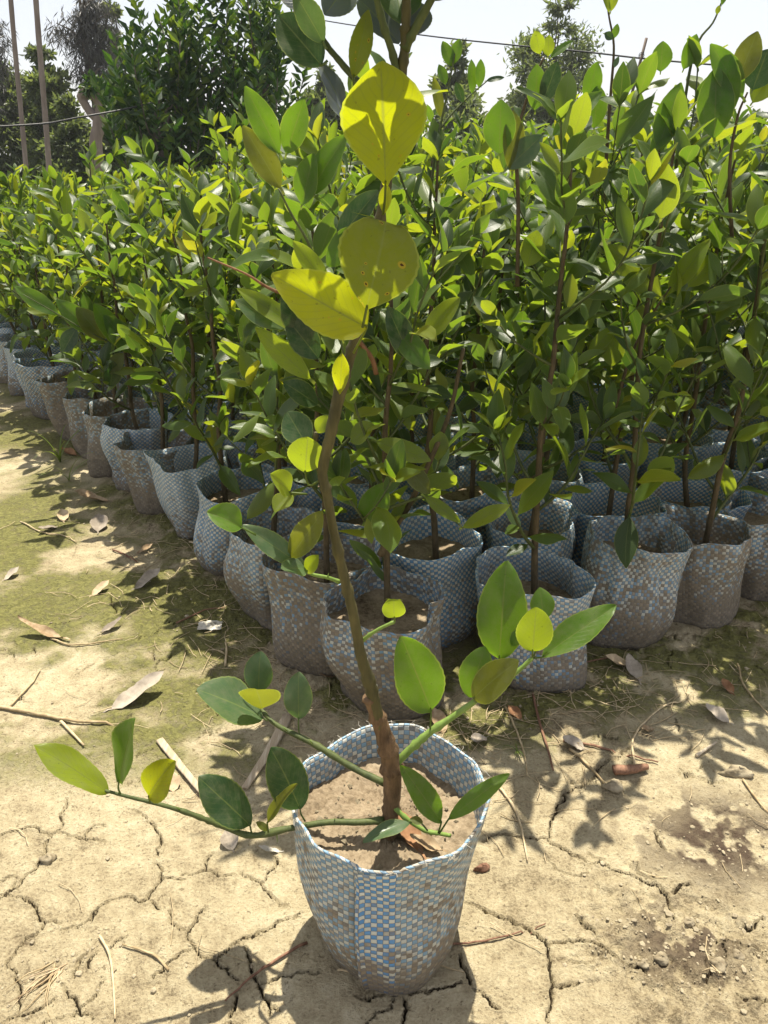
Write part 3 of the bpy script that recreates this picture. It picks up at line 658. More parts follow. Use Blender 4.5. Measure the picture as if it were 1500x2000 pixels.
LABELS = {
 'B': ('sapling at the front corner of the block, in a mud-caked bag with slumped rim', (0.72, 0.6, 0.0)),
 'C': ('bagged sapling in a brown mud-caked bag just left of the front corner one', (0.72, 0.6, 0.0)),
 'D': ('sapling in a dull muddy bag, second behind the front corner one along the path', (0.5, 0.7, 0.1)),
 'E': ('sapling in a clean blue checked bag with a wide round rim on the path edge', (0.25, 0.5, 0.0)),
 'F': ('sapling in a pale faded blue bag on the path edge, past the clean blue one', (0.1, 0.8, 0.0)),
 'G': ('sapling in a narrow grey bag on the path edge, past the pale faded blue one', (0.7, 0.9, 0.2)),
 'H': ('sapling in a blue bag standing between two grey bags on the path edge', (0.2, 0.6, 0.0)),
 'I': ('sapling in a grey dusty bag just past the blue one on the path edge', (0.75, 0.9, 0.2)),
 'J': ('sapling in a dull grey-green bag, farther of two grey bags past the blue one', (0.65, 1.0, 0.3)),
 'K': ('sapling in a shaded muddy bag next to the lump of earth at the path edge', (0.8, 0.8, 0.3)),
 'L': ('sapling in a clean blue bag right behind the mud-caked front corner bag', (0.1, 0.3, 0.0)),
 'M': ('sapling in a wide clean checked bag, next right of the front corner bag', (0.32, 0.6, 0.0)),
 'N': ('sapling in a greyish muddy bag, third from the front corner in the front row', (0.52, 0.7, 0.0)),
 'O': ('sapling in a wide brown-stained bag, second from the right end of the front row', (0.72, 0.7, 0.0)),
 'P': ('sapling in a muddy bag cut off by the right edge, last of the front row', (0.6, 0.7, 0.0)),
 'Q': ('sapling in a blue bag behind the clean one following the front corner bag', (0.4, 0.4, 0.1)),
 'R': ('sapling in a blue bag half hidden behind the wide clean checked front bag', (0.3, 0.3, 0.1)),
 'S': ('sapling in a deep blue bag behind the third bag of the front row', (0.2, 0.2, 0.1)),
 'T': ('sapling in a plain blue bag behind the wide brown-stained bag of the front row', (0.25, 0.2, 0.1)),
}
GRP = 'bagged lemon saplings standing in close rows'
PICK = dict(B=5, C=4, D=2, E=4, F=2, G=1, H=2, I=1, J=3, K=1, L=6, M=7, N=9, O=8, P=9, Q=4, R=6, S=7, T=9)
for q, (k, (x, y)) in enumerate(MEAS.items()):
    lab, c = LABELS[k]
    put_sapling(x, y, PICK[k], (q*4+1) % 9, rp.uniform(0, 6.28), True, lab, GRP, c)
NUM = ['first', 'second', 'third', 'fourth', 'fifth', 'sixth', 'seventh', 'eighth', 'ninth', 'tenth', 'eleventh', 'twelfth', 'thirteenth', 'fourteenth', 'fifteenth', 'sixteenth']
ORD = ['eleventh', 'twelfth', 'thirteenth', 'fourteenth', 'fifteenth', 'sixteenth', 'seventeenth', 'eighteenth', 'nineteenth', 'twentieth']
U_ = Vector((0.246, 0.142)); W_ = Vector((-0.136, 0.190))
cand = []
for i in range(0, 26):
    for j in range(0, 34):
        p = Vector((0.015, 1.445)) + U_*i + W_*j + Vector((rp.uniform(-.03, .03), rp.uniform(-.03, .03)))
        if p.y > 7.4 or p.y < 1.5: continue
        if any((p-Vector(m)).length < 0.185 for m in MEAS.values()): continue
        if i == 0 and j < 10: continue
        if abs(p.x) > 0.487*(p.y*_cp+0.6)+0.50: continue
        cand.append((p.length, i, j, p))
cand.sort(key=lambda t: t[0])
mass = []
for n, (d, i, j, p) in enumerate(cand):
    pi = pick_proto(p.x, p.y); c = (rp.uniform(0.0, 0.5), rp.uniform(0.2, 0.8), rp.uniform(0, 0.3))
    near_ = n < 105
    if i == 0 and j-10 < len(ORD) and j >= 10:
        lab = 'sapling along the path edge, %s bag counted back from the front corner' % ORD[j-10]
    elif d < 2.75: lab = 'sapling in the %s row behind the front row, %s one in from the path edge' % (NUM[j-1] if j > 0 else 'front', NUM[i])
    elif p.x > 0.55: lab = 'dark glossy sapling crowded behind the front bags in the tall right part of the block'
    elif p.y < 3.4: lab = 'leafy sapling crowded into the middle of the block, its blue bag hidden by others'
    else: lab = 'distant sapling of the low back rows, only its bright leafy top showing'
    if n < 279: put_sapling(p.x, p.y, pi, rp.randrange(9), rp.uniform(0, 6.28), near_, lab, GRP, c)
    else: mass.append((p, pi, rp.uniform(0, 6.28)))
if mass:
    Vs, Fs, Us, As = [], [], [], []; n = 0
    for p, pi, rz in mass:
        V, F, U, A = foliage_arrays(PROTO[pi]['leaves'], Matrix.Translation((p.x, p.y, gz(p.x, p.y))) @ Matrix.Rotation(rz, 4, 'Z'))
        Vs.append(V); Fs += [[q+n for q in f] for f in F]; Us.append(U); As.append(A); n += len(V)
    tag(link('sapling_mass', mesh('sapling_mass', np.vstack(Vs), Fs, M_LEAF, np.vstack(Us), {'tint': np.concatenate(As)})), 'unbroken mass of leafy sapling tops at the far end of the nursery block', 'sapling rows', kind='stuff')
print('saplings', len(MEAS)+min(279, len(cand)), 'mass', len(mass))
#@@MAIN@@
# ------------------------------------------------------------------ the plant in front
mb = onz(757, 1850, 0.0); MAINY = 0.848
root = empty('potted_lemon_plant', (0.004, MAINY, gz(0.004, MAINY)-0.002)); tag(root, 'lemon plant with large yellow leaves in a blue checked bag, alone in front', 'plant')
ROOT = root.location.copy()
def loc(p): return p - ROOT
def main_rim(A):
    c = np.cos(A); s = np.sin(A)
    return 0.012*np.maximum(s, 0)**2 - 0.014*np.exp(-((A-4.55)/0.35)**2) + 0.006*c
V, F, U, top = bag_geo(400, rt=0.138, rb=0.104, h=0.272, nu=212, nv=76, seam=4.42, lean=(0.0, 0.012), corner=0.09, cdir=-1.40, rimw=0.003, checks=(106, 38), weave=0.0003, ell=(1.03, 0.93), rim=main_rim, fold=0.008, slump=0.30)
b = link('woven_bag', mesh('woven_bag', V, F, M_WEAVE, U), root); b.color = (0.40, 0.75, 0.0, 1)
mgrid = top[0]; nu_, nv_ = mgrid.shape[0]-1, mgrid.shape[1]-1; fi = int(4.42/(2*math.pi)*nu_); fv, ff, fu = [], [], []
cols = [(0, 0.0115, 0.0), (1, 0.0095, 0.3), (2, 0.0060, 1), (4, 0.0042, 2), (7, 0.0038, 3.5), (10, 0.0034, 5), (12, 0.0022, 6), (13, 0.0002, 6.5)]
for j in range(3, nv_+1):
    for dk, off, uu in cols:
        p = mgrid[(fi+dk) % nu_, j]; d = np.array([p[0], p[1], 0]); d /= np.linalg.norm(d); fv.append(p+d*off*(0.75+0.25*math.sin(j*0.16+dk*0.3))); fu.append((uu+0.5, j/nv_*38))
for j in range(nv_-3):
    for q in range(len(cols)-1): ff.append([j*len(cols)+q, j*len(cols)+q+1, (j+1)*len(cols)+q+1, (j+1)*len(cols)+q])
rf_ = random.Random(8); gth = Geo()
for q in range(70):                                      # loose threads along the rim
    p = Vector(mgrid[rf_.randrange(nu_), nv_]); d = Vector((p.x, p.y, 0)).normalized(); tt = Vector((-d.y, d.x, 0)); ln = rf_.uniform(0.003, 0.012)
    gth.add(*tube([p, p+d*ln*rf_.uniform(-.3, .6)+tt*ln*rf_.uniform(-.6, .6)+Vector((0, 0, ln*rf_.uniform(0.1, .6))), p+d*ln*rf_.uniform(0, 1)+tt*ln*rf_.uniform(-1, 1)+Vector((0, 0, ln*rf_.uniform(-.6, .7)))], [0.00035, 0.0003, 0.0002], 4, False))
link('frayed_threads', gth.mesh('frayed_threads', M_PAPER), b)['kind'] = 'stuff'
sf = link('seam_flap', mesh('seam_flap', np.array(fv), ff, M_WEAVE, fu), b); sf.color = (0.25, 0.2, 0.0, 0.55)
Vs, Fs, zc = soil_geo(top, (0, 0.012), 0.058, 3, 26)
sx, sy = Vs[:, 0], Vs[:, 1]
Vs[:, 2] += 0.009*fbm(sx, sy, 0.06, 61, 5, 0.65) - 0.006*smooth(0.10, 0.0, np.abs(fbm(sx, sy, 0.09, 71, 3))) + 0.003*np.exp(-((sx-0.0)**2+sy**2)/0.0012)
link('mud_fill', mesh('mud_fill', Vs, Fs, M_SOIL), b)
SOILZ = ROOT.z + zc
gcr = Geo(); rc = random.Random(12)
for q in range(190):                                     # crumbs lying on the mud in the bag
    an, rr_ = rc.uniform(0, 6.28), 0.112*math.sqrt(rc.random()); x, y = rr_*math.cos(an), rr_*math.sin(an)*0.9+0.009; s_ = min(0.0009+rc.expovariate(1/0.0013), 0.006)
    zq = Vs[int(np.argmin((Vs[:, 0]-x)**2+(Vs[:, 1]-y)**2)), 2]; pts = [Vector((rc.gauss(0, 1), rc.gauss(0, 1), rc.gauss(0, 1))).normalized() for _ in range(0)]
    V6 = [(s_, 0, 0), (-s_, 0, 0), (0, s_, 0), (0, -s_, 0), (0, 0, s_*.8), (0, 0, -s_*.8)]; V6 = [(x+a*rc.uniform(.6, 1.4)+rc.uniform(-.3, .3)*s_, y+b_*rc.uniform(.6, 1.4)+rc.uniform(-.3, .3)*s_, zq+s_*0.4+c_) for a, b_, c_ in V6]
    gcr.add(V6, [[0, 2, 4], [2, 1, 4], [1, 3, 4], [3, 0, 4], [2, 0, 5], [1, 2, 5], [3, 1, 5], [0, 3, 5]])
link('mud_crumbs', gcr.mesh('mud_crumbs', M_CLOD, False), root)['kind'] = 'stuff'
# a folded flap of cloth hanging inside the front rim, next to the seam
def pxl(pts, Y): return [ony(x, y, Y if not isinstance(Y, (list, tuple)) else Y[0]+(Y[1]-Y[0])*i/(len(pts)-1)) for i, (x, y) in enumerate(pts)]
def limb(name, pts, Y, R, mat, n=10, k=5, jit=0.04):
    P = [loc(p) for p in catmull(pxl(pts, Y), k)]
    qn = random.Random(len(pts)*31+int(pts[0][0])); R = np.interp(np.linspace(0, 1, len(P)), np.linspace(0, 1, len(R)), R)*np.array([1+(qn.uniform(.15, .38) if qn.random() < 0.16 else qn.uniform(-.04, .04)) for _ in P])
    V, F, U = tube(P, list(R), n, True, max(jit, 0.06), qn)
    BR['last'] = link(name, mesh(name, V, F, mat, U), root); BR.setdefault(tuple(pts[0]), BR['last']); return BR['last']
BR = {}
limb('rootstock', [(757,1640),(762,1600),(765,1560),(766,1520),(762,1480),(748,1430),(733,1390),(722,1358)], (0.838, 0.833), [0.0135, 0.0122, 0.0115, 0.0124, 0.0138, 0.0120, 0.0106, 0.0096, 0.0088], M_STOCK, 14, 6, 0.06)
limb('trunk', [(742,1420),(726,1350),(705,1280),(690,1200),(668,1110),(650,1030),(638,960),(630,920),(645,850),(665,760),(685,690),(702,630),(722,540),(742,430),(765,300),(780,190),(790,100),(793,30),(796,-60)], (0.832, 0.79),
     [0.0080, 0.0070, 0.0061, 0.0055, 0.0052, 0.0060, 0.0068, 0.0050, 0.0046, 0.0045, 0.0044, 0.0042, 0.0036], M_STEM, 14, 8, 0.09)
limb('branch', [(750,1602),(700,1606),(640,1606),(560,1619),(492,1632),(440,1616),(400,1600),(350,1582),(300,1568),(250,1556),(205,1544)], (0.83, 0.80), [0.0050, 0.0042, 0.0038, 0.0030, 0.0020], M_TWIG)
limb('branch', [(752,1530),(690,1500),(620,1457),(560,1427),(530,1408),(510,1385)], (0.845, 0.93), [0.0052, 0.0044, 0.0036, 0.0024], M_TWIG)
limb('branch', [(772,1492),(805,1460),(840,1430),(880,1403),(920,1375),(965,1345),(1010,1312),(1040,1285)], (0.835, 0.86), [0.0058, 0.0050, 0.0042, 0.0036, 0.0026], M_GREENTWIG)
limb('branch', [(768,1575),(795,1600),(830,1622),(858,1628),(880,1632)], (0.83, 0.80), [0.0036, 0.0030, 0.0026], M_GREENTWIG)
limb('branch', [(706,1253),(722,1240),(745,1226),(771,1214)], (0.83, 0.82), [0.0026, 0.0022, 0.0018], M_GREENTWIG)
limb('branch', [(664,1137),(640,1128),(610,1122),(598,1115)], (0.83, 0.815), [0.0026, 0.0018], M_GREENTWIG)
limb('branch', [(630,930),(612,880),(618,845)], (0.83, 0.82), [0.0042, 0.0024], M_STEM)
limb('branch', [(772,255),(745,215),(715,175),(690,150),(660,115),(632,80),(605,20),(585,-60)], (0.80, 0.83), [0.0040, 0.0032, 0.0028, 0.0022], M_TWIG)
limb('branch', [(782,190),(768,110),(752,60),(728,-30)], (0.797, 0.78), [0.0036, 0.0030, 0.0024], M_TWIG)
limb('branch', [(790,95),(812,55),(842,0),(870,-50)], (0.795, 0.78), [0.0042, 0.0034, 0.0028], M_TWIG)
LIMBS = [(o, np.array([v.co[:] for v in o.data.vertices])) for o in root.children if o.name.split('.')[0] in ('branch', 'trunk')]
def near_limb(p):                                        # the branch a leaf or thorn grows on
    q = np.array(p[:]); return min(LIMBS, key=lambda t: ((t[1]-q)**2).sum(1).min())[0]
def thorn(px, py, Y, dx, dy):
    a = ony(px, py, Y); e = ony(px+dx, py+dy, Y-0.004)
    V, F, U = tube([loc(a), loc(a.lerp(e, .5)), loc(e)], [0.0014, 0.0009, 0.0002], 6); link('thorn', mesh('thorn', V, F, M_GREENTWIG, U), near_limb(loc(a)))
for t in [(540,1624,.82,2,22), (520,1628,.82,-8,-14), (700,1606,.829,4,8), (655,1606,.826,-2,-9), (352,1583,.808,-8,-8), (560,1427,.875,-8,-8), (610,1452,.865,-6,-8), (905,1388,.846,8,9), (1000,1320,.855,10,8), (690,1240,.83,16,12), (640,1128,.825,2,-9)]: thorn(*t)
CAMP = Vector((0, 0, CAM_H))
lseed = [0]
def mleaf(base, tip, w, mat, Y, dY=0.0, pet=None, up=0.35, side=0.0, **kw):
    """a leaf from its base to its tip (photo pixels at distance Y, tip at Y+dY), w = widest breadth in pixels"""
    lseed[0] += 1
    a = ony(*base, Y); c = ony(*tip, Y+dY)
    L = (c-a).length; W = w/FPX*depth_of(a.lerp(c, .5))
    y = (c-a).normalized(); view = (CAMP-a).normalized(); x = y.cross(view)
    n = view*(0.75 if up < .9 else 0.3) + Vector((0, 0, up)) + x*side
    n = n - y*n.dot(y); n.normalize()
    W = W/max(0.45, abs(n.dot((view - y*view.dot(y)).normalized())))
    _q = random.Random(lseed[0]*7+1); par = dict(fold=0.19, curl=0.08+_q.uniform(-.05, .14), wave=_q.uniform(0.012, 0.028), cren=0.014, a=0.98, b=0.68, pet=0.0, seed=lseed[0], twist=_q.uniform(-.28, .28)); par.update(kw)
    V, F, U = leaf_geo(L, W, nl=22, nh=4, **par)
    V = V.copy(); V[:, 2] += par['curl']*L*(V[:, 1]/L)          # both ends stay on the traced points
    m = mat4(loc(a), y, n)
    if pet:
        inv = m.inverted(); P = [inv @ loc(ony(*q, Y)) for q in pet] + [Vector((0, 0, 0)), Vector((0, 0.04*L, 0.001))]
        P = catmull(P, 3) if len(P) > 2 else P
        tv, tf, tu = tube(P, [0.0013, 0.0012, 0.0010], 6)
        F = F + [[i+len(V) for i in f] for f in tf]; V = np.vstack([V, tv]); U = np.vstack([U, np.tile([0.5, 0.02], (len(tv), 1))])
    return link('leaf', mesh('leaf', V, F, M_L[mat], U, {'tint': np.full(len(V), 0.0)}), near_limb(loc(ony(*(pet[0] if pet else base), Y))), m)
# upper stem
mleaf((753,362), (745,120), 168, 'yellow', 0.775, -0.03, pet=[(748,420),(752,388)], up=0.5, fold=0.08, a=1.32, b=0.72, curl=0.03)
mleaf((750,418), (754,360), 26, 'yellow', 0.776, 0.0, up=0.3, a=1.2)                      # winged petiole
mleaf((716,602), (768,420), 158, 'spotted', 0.765, -0.02, pet=[(708,640)], up=0.5, fold=0.10, a=1.30, b=0.62, notch=0.09)
mleaf((716,640), (532,532), 112, 'yellow', 0.775, -0.02, pet=[(690,690)], up=0.7, side=-0.35, fold=0.28, a=0.72, b=0.66, curl=-0.10)
mleaf((664,770), (667,690), 34, 'yellow', 0.80, -0.005, up=0.3, a=1.25)
mleaf((628,128), (545,30), 84, 'dark', 0.81, 0.01, pet=[(640,118)], up=0.2, a=1.0, b=0.60)
mleaf((632,84), (572,-18), 52, 'glaucous', 0.80, -0.02, pet=[(638,96)], up=0.3, b=0.7)
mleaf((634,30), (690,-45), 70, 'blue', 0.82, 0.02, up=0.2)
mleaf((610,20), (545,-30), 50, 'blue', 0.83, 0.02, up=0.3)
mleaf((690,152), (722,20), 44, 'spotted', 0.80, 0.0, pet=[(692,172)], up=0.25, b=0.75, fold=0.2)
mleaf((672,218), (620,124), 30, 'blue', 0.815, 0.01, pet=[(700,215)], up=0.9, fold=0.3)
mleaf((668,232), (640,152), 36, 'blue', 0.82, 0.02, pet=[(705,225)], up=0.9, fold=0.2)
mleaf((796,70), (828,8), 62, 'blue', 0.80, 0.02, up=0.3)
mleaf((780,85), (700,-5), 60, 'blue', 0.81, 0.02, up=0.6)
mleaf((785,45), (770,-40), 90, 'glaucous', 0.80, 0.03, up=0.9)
mleaf((842,0), (905,-70), 60, 'dark', 0.79, 0.02, up=0.5)
mleaf((738,-8), (690,-100), 60, 'dark', 0.785, 0.0, up=0.5)
for i, (bx, by, tx, ty) in enumerate([(796,-60,720,-190),(796,-60,860,-170),(790,-70,690,-130),(796,-70,800,-230),(728,-50,650,-140),(870,-50,950,-130),(870,-50,840,-170),(728,-30,735,-150),(585,-60,520,-140),(585,-60,640,-160),(800,-70,905,-120)]):
    mleaf((bx,by), (tx,ty), 72, ('dark','bright','glaucous')[i % 3], 0.79, (-0.10, 0.08, 0.0)[i % 3], up=0.8)
# crown leaves that stand above the frame over the yellow leaf
# middle of the stem
mleaf((596,922), (601,853), 74, 'lime', 0.825, -0.01, pet=[(625,938),(603,948)], up=0.4, a=1.15, b=0.58, fold=0.1)
mleaf((620,845), (640,812), 30, 'lime', 0.82, 0.0, up=0.4)
mleaf((600,870), (560,805), 62, 'dark', 0.835, 0.02, pet=[(618,900)], up=0.3)
mleaf((597,1112), (472,1028), 44, 'glaucous', 0.815, -0.01, up=0.5, fold=0.2)
mleaf((566,1090), (632,1000), 52, 'olive', 0.812, -0.01, pet=[(596,1112)], up=0.3, fold=0.2)
mleaf((600,1112), (548,1108), 36, 'glaucous', 0.812, -0.03, up=0.5)
mleaf((598,1118), (622,1084), 30, 'lime', 0.812, -0.01, up=0.3)
mleaf((770,1206), (768,1166), 46, 'lime', 0.82, -0.005, pet=[(771,1214)], up=0.3, notch=0.1, b=0.5, a=0.9)
mleaf((472,1030), (404,1000), 54, 'bright', 0.80, -0.01, pet=[(500,1045)], up=0.6, fold=0.5, curl=0.2)
mleaf((566,962), (528,925), 44, 'lime', 0.84, -0.02, pet=[(600,965)], up=0.5, fold=0.4)
mleaf((570,965), (536,1000), 38, 'lime', 0.84, -0.02, pet=[(600,965)], up=0.8, fold=0.4)
# right branch
mleaf((842,1388), (784,1243), 98, 'bright', 0.842, -0.01, pet=[(840,1432),(841,1410)], up=0.25, fold=0.2, a=0.88, b=0.60)
mleaf((925,1364), (1013,1290), 66, 'olive', 0.845, -0.03, pet=[(930,1372)], up=0.35, a=0.86, b=0.66, fold=0.1)
mleaf((917,1362), (946,1262), 66, 'bright', 0.858, 0.01, up=0.25, b=0.6)
mleaf((975,1287), (988,1095), 98, 'bright', 0.872, 0.03, pet=[(968,1345),(972,1310)], up=0.2, fold=0.22, a=0.92, b=0.66)
mleaf((1040,1272), (1048,1186), 72, 'lime', 0.85, -0.005, pet=[(1040,1285)], up=0.3, b=0.55, a=0.95)
mleaf((1062,1212), (1055,1147), 48, 'bright', 0.875, 0.02, pet=[(1042,1283),(1058,1240)], up=0.3, b=0.7)
mleaf((1058,1284), (1207,1187), 56, 'bright', 0.862, 0.02, pet=[(1040,1285)], up=1.2, side=0.3, fold=0.22, b=0.66)
mleaf((1000,1262), (1022,1225), 26, 'bright', 0.862, 0.0, up=0.3)
# low right twig
mleaf((862,1606), (784,1494), 50, 'bright', 0.80, 0.0, pet=[(856,1627)], up=0.2, fold=0.25, a=0.92)
mleaf((876,1600), (993,1508), 36, 'bright', 0.80, 0.02, pet=[(858,1628)], up=0.9, side=0.5, fold=0.2)
mleaf((802,1606), (708,1643), 30, 'glaucous', 0.80, -0.03, pet=[(835,1622),(820,1606)], up=0.9, fold=0.2)
mleaf((826,1606), (800,1600), 16, 'olive', 0.80, 0.0, up=0.5)
# low left branch
mleaf((210,1549), (64,1459), 56, 'lime', 0.80, 0.0, pet=[(214,1546)], up=1.5, fold=0.16, a=0.95)
mleaf((232,1529), (264,1404), 52, 'bright', 0.802, 0.0, pet=[(236,1552),(231,1540)], up=0.9, fold=0.2, b=0.72)
mleaf((290,1556), (340,1482), 66, 'yellow', 0.804, -0.01, pet=[(293,1566)], up=0.3, a=0.85, b=0.6, curl=0.2)
mleaf((488,1612), (387,1518), 78, 'dark', 0.82, 0.0, pet=[(492,1630)], up=0.35, a=0.98, b=0.62, fold=0.06)
mleaf((586,1580), (532,1458), 82, 'dark', 0.828, 0.0, pet=[(596,1604),(588,1590)], up=0.3, a=0.95, b=0.58, fold=0.06)
mleaf((522,1608), (580,1528), 22, 'olive', 0.815, -0.02, pet=[(524,1626)], up=0.6, fold=0.6)
mleaf((524,1622), (500,1606), 14, 'olive', 0.815, 0.0, up=0.6)
# upper left branch
mleaf((505,1352), (507,1272), 58, 'glaucous', 0.935, 0.02, pet=[(511,1386)], up=1.0, b=0.62)
mleaf((513,1402), (384,1350), 72, 'glaucous', 0.925, -0.02, pet=[(522,1408)], up=1.3, a=0.95, b=0.64)
mleaf((512,1384), (500,1346), 76, 'olive', 0.92, -0.05, up=0.9, b=0.6)
mleaf((583,1404), (583,1312), 56, 'glaucous', 0.90, 0.02, pet=[(585,1438),(583,1420)], up=0.9, b=0.6)

# ------------------------------------------------------------------ traced stems of the nearest saplings
class Extra:                                             # shoots of one sapling, added as parts of it
    def __init__(s, key):
        x, y = MEAS[key]; s.root = next(o for o in bpy.data.objects if o.name.startswith('bagged_sapling') and abs(o.location.x-x) < 1e-4 and abs(o.location.y-y) < 1e-4)
        s.inv = (Matrix.Translation(s.root.location) @ Matrix.Rotation(s.root.rotation_euler.z, 4, 'Z')).inverted()
    def limb(s, pts, Y, R, mat, name='branch'):
        P = [s.inv @ p for p in catmull(pxl(pts, Y), 4)]; V, F, U = tube(P, R, 7); s.last = link(name, mesh(name, V, F, mat, U), s.root)
    def leaf(s, base, tip, w, mat, Y, dY=0.0, up=0.4, **kw):
        a = ony(*base, Y); c = ony(*tip, Y+dY); L = (c-a).length; W = w/FPX*depth_of(a); y = (c-a).normalized()
        lseed[0] += 1
        n = (CAMP-a).normalized()*0.7+Vector((random.Random(lseed[0]).uniform(-.4, .4), 0, up))
        par = dict(fold=0.18, curl=0.05, wave=0.015, cren=0.012, a=0.95, b=0.72, pet=0.1, seed=lseed[0]); par.update(kw)
        V, F, U = leaf_geo(L, W, nl=14, nh=3, **par); m = s.inv @ mat4(a, y, n)
        link('leaf', mesh('leaf', V, F, M_L[mat] if mat in M_L else M_LEAF, U), s.root, m)
e = Extra('B')
e.limb([(712,680),(690,640),(640,560),(600,470),(570,420),(545,370)], (1.43, 1.42), [0.0045, 0.0030, 0.0016], M_TWIG)
e.limb([(735,730),(720,690),(650,618),(570,582),(520,560),(480,535),(405,503)], (1.42, 1.36), [0.0050, 0.0040, 0.0026, 0.0014], M_REDTWIG)
e.limb([(742,1085),(765,1040),(800,985),(840,900),(880,800),(905,680)], (1.44, 1.47), [0.0075, 0.0062, 0.0050, 0.0036], M_TRUNK)
for L in [((545,300),(480,168),52,'bright'), ((548,368),(476,245),54,'olive'), ((560,300),(592,194),56,'bright'), ((600,385),(672,262),66,'bright'), ((590,400),(610,300),60,'bright'), ((640,560),(575,470),44,'lime'),
          ((625,640),(540,540),40,'bright'), ((650,640),(700,540),46,'dark'), ((622,700),(560,620),60,'dark'), ((605,740),(500,640),44,'lime'), ((660,470),(735,370),58,'dark'), ((610,660),(465,560),44,'lime'), ((640,520),(700,440),54,'bright')]:
    e.leaf(*L, 1.40, -0.02)
for L in [((735,862),(842,898),44,'lime'), ((720,912),(832,914),24,'lime'), ((712,1020),(752,945),58,'bright'), ((685,862),(728,828),46,'lime'), ((790,905),(840,965),40,'olive'), ((905,1030),(995,985),34,'lime'), ((830,970),(900,1020),26,'lime'),
          ((600,660),(560,560),70,'dark'), ((620,790),(555,745),52,'dark'), ((560,640),(460,585),50,'glaucous'), ((800,700),(760,600),60,'dark'), ((830,660),(895,580),50,'lime'), ((770,640),(840,720),50,'bright')]:
    e.leaf(*L, 1.40, -0.02)
e.limb([(742,1000),(780,985),(830,972),(868,1000),(905,1032)], (1.43, 1.38), [0.0040, 0.0028, 0.0016], M_TWIG)
e = Extra('H')
e.limb([(400,730),(330,705),(250,682),(180,652),(110,612),(45,575)], (2.66, 2.50), [0.0040, 0.0032, 0.0022, 0.0014], M_TWIG)
for L in [((115,615),(28,558),34,'bright'), ((105,608),(52,605),26,'lime'), ((185,652),(110,585),40,'bright'), ((205,665),(150,600),44,'olive'), ((240,680),(185,592),46,'bright'), ((262,690),(205,615),46,'bright'), ((215,755),(222,706),36,'dark'), ((300,705),(240,650),44,'bright'), ((300,700),(340,655),40,'dark'), ((150,640),(120,690),36,'dark'), ((330,715),(270,745),36,'glaucous'), ((240,690),(215,730),34,'olive')]:
    e.leaf(*L, 2.58, -0.02)
e = Extra('L')
e.limb([(835,440),(850,300),(868,210),(880,150),(888,105)], (1.75, 1.78), [0.0036, 0.0024, 0.0014], M_TWIG)
e.limb([(853,262),(880,225),(920,185),(955,155)], (1.76, 1.80), [0.0024, 0.0012], M_TWIG)
for L in [((884,130),(865,80),26,'bright'), ((886,125),(897,75),26,'bright'), ((870,165),(858,125),24,'bright'), ((922,182),(922,115),22,'bright'), ((935,170),(940,115),22,'bright'), ((862,230),(848,150),22,'olive'), ((950,158),(985,150),12,'dark'), ((905,200),(890,160),18,'dark')]:
    e.leaf(*L, 1.78)
e = Extra('M')
e.limb([(1010,560),(1012,400),(1008,280),(1022,215),(1045,150),(1062,112)], (1.6, 1.62), [0.0045, 0.0032, 0.0018], M_TRUNK)
for L in [((975,300),(978,195),66,'bright'), ((1000,335),(1005,215),50,'olive'), ((1045,215),(1050,125),44,'bright'), ((1070,110),(1072,68),24,'lime'), ((1055,105),(1045,60),30,'lime'), ((1075,112),(1118,78),18,'bright'), ((1060,200),(1090,120),40,'dark'), ((1030,520),(1050,450),50,'lime'), ((1080,265),(1175,175),44,'bright'), ((990,330),(1060,262),50,'glaucous')]:
    e.leaf(*L, 1.60)
e = Extra('N')
e.limb([(1178,420),(1188,250),(1194,170),(1199,90),(1190,35),(1182,-15)], (1.9, 1.92), [0.0044, 0.0028, 0.0014], M_TRUNK)
for L in [((1190,24),(1178,-25),16,'lime'), ((1193,22),(1206,-30),18,'lime'), ((1197,76),(1181,64),16,'dark'), ((1200,74),(1206,46),14,'bright'), ((1200,132),(1208,110),12,'glaucous'), ((1145,200),(1168,120),40,'bright'), ((1160,250),(1170,165),44,'bright')]:
    e.leaf(*L, 1.9)
e.limb([(1320,330),(1345,150),(1365,80),(1392,45),(1408,8),(1420,-30)], (1.8, 1.82), [0.0036, 0.0022, 0.0012], M_TWIG)
for L in [((1400,28),(1405,10),10,'lime'), ((1410,10),(1420,-20),12,'bright'), ((1335,135),(1362,66),34,'bright'), ((1290,140),(1295,80),40,'bright')]: e.leaf(*L, 1.8)
e = Extra('O')
for L in [((1395,270),(1400,130),70,'bright'), ((1420,230),(1415,95),56,'bright'), ((1450,190),(1390,85),50,'bright'), ((1470,175),(1500,95),70,'dark'), ((1470,200),(1520,130),50,'lime'), ((1440,160),(1480,60),50,'olive'), ((1285,290),(1330,160),52,'bright'), ((1270,300),(1345,200),40,'bright'), ((1290,580),(1190,478),60,'lime'), ((1305,575),(1385,465),46,'lime'), ((1345,560),(1400,495),44,'lime'), ((1195,715),(1200,650),44,'lime'), ((1135,690),(1110,620),34,'lime'), ((1150,690),(1205,635),30,'lime')]:
    e.leaf(*L, 1.72, 0.0)
e.limb([(1430,480),(1425,330),(1440,230),(1460,180)], (1.74, 1.72), [0.0046, 0.0030, 0.0018], M_TRUNK)
e.limb([(1200,800),(1230,700),(1270,620),(1310,560)], (1.74, 1.72), [0.0046, 0.0030, 0.0018], M_TRUNK)

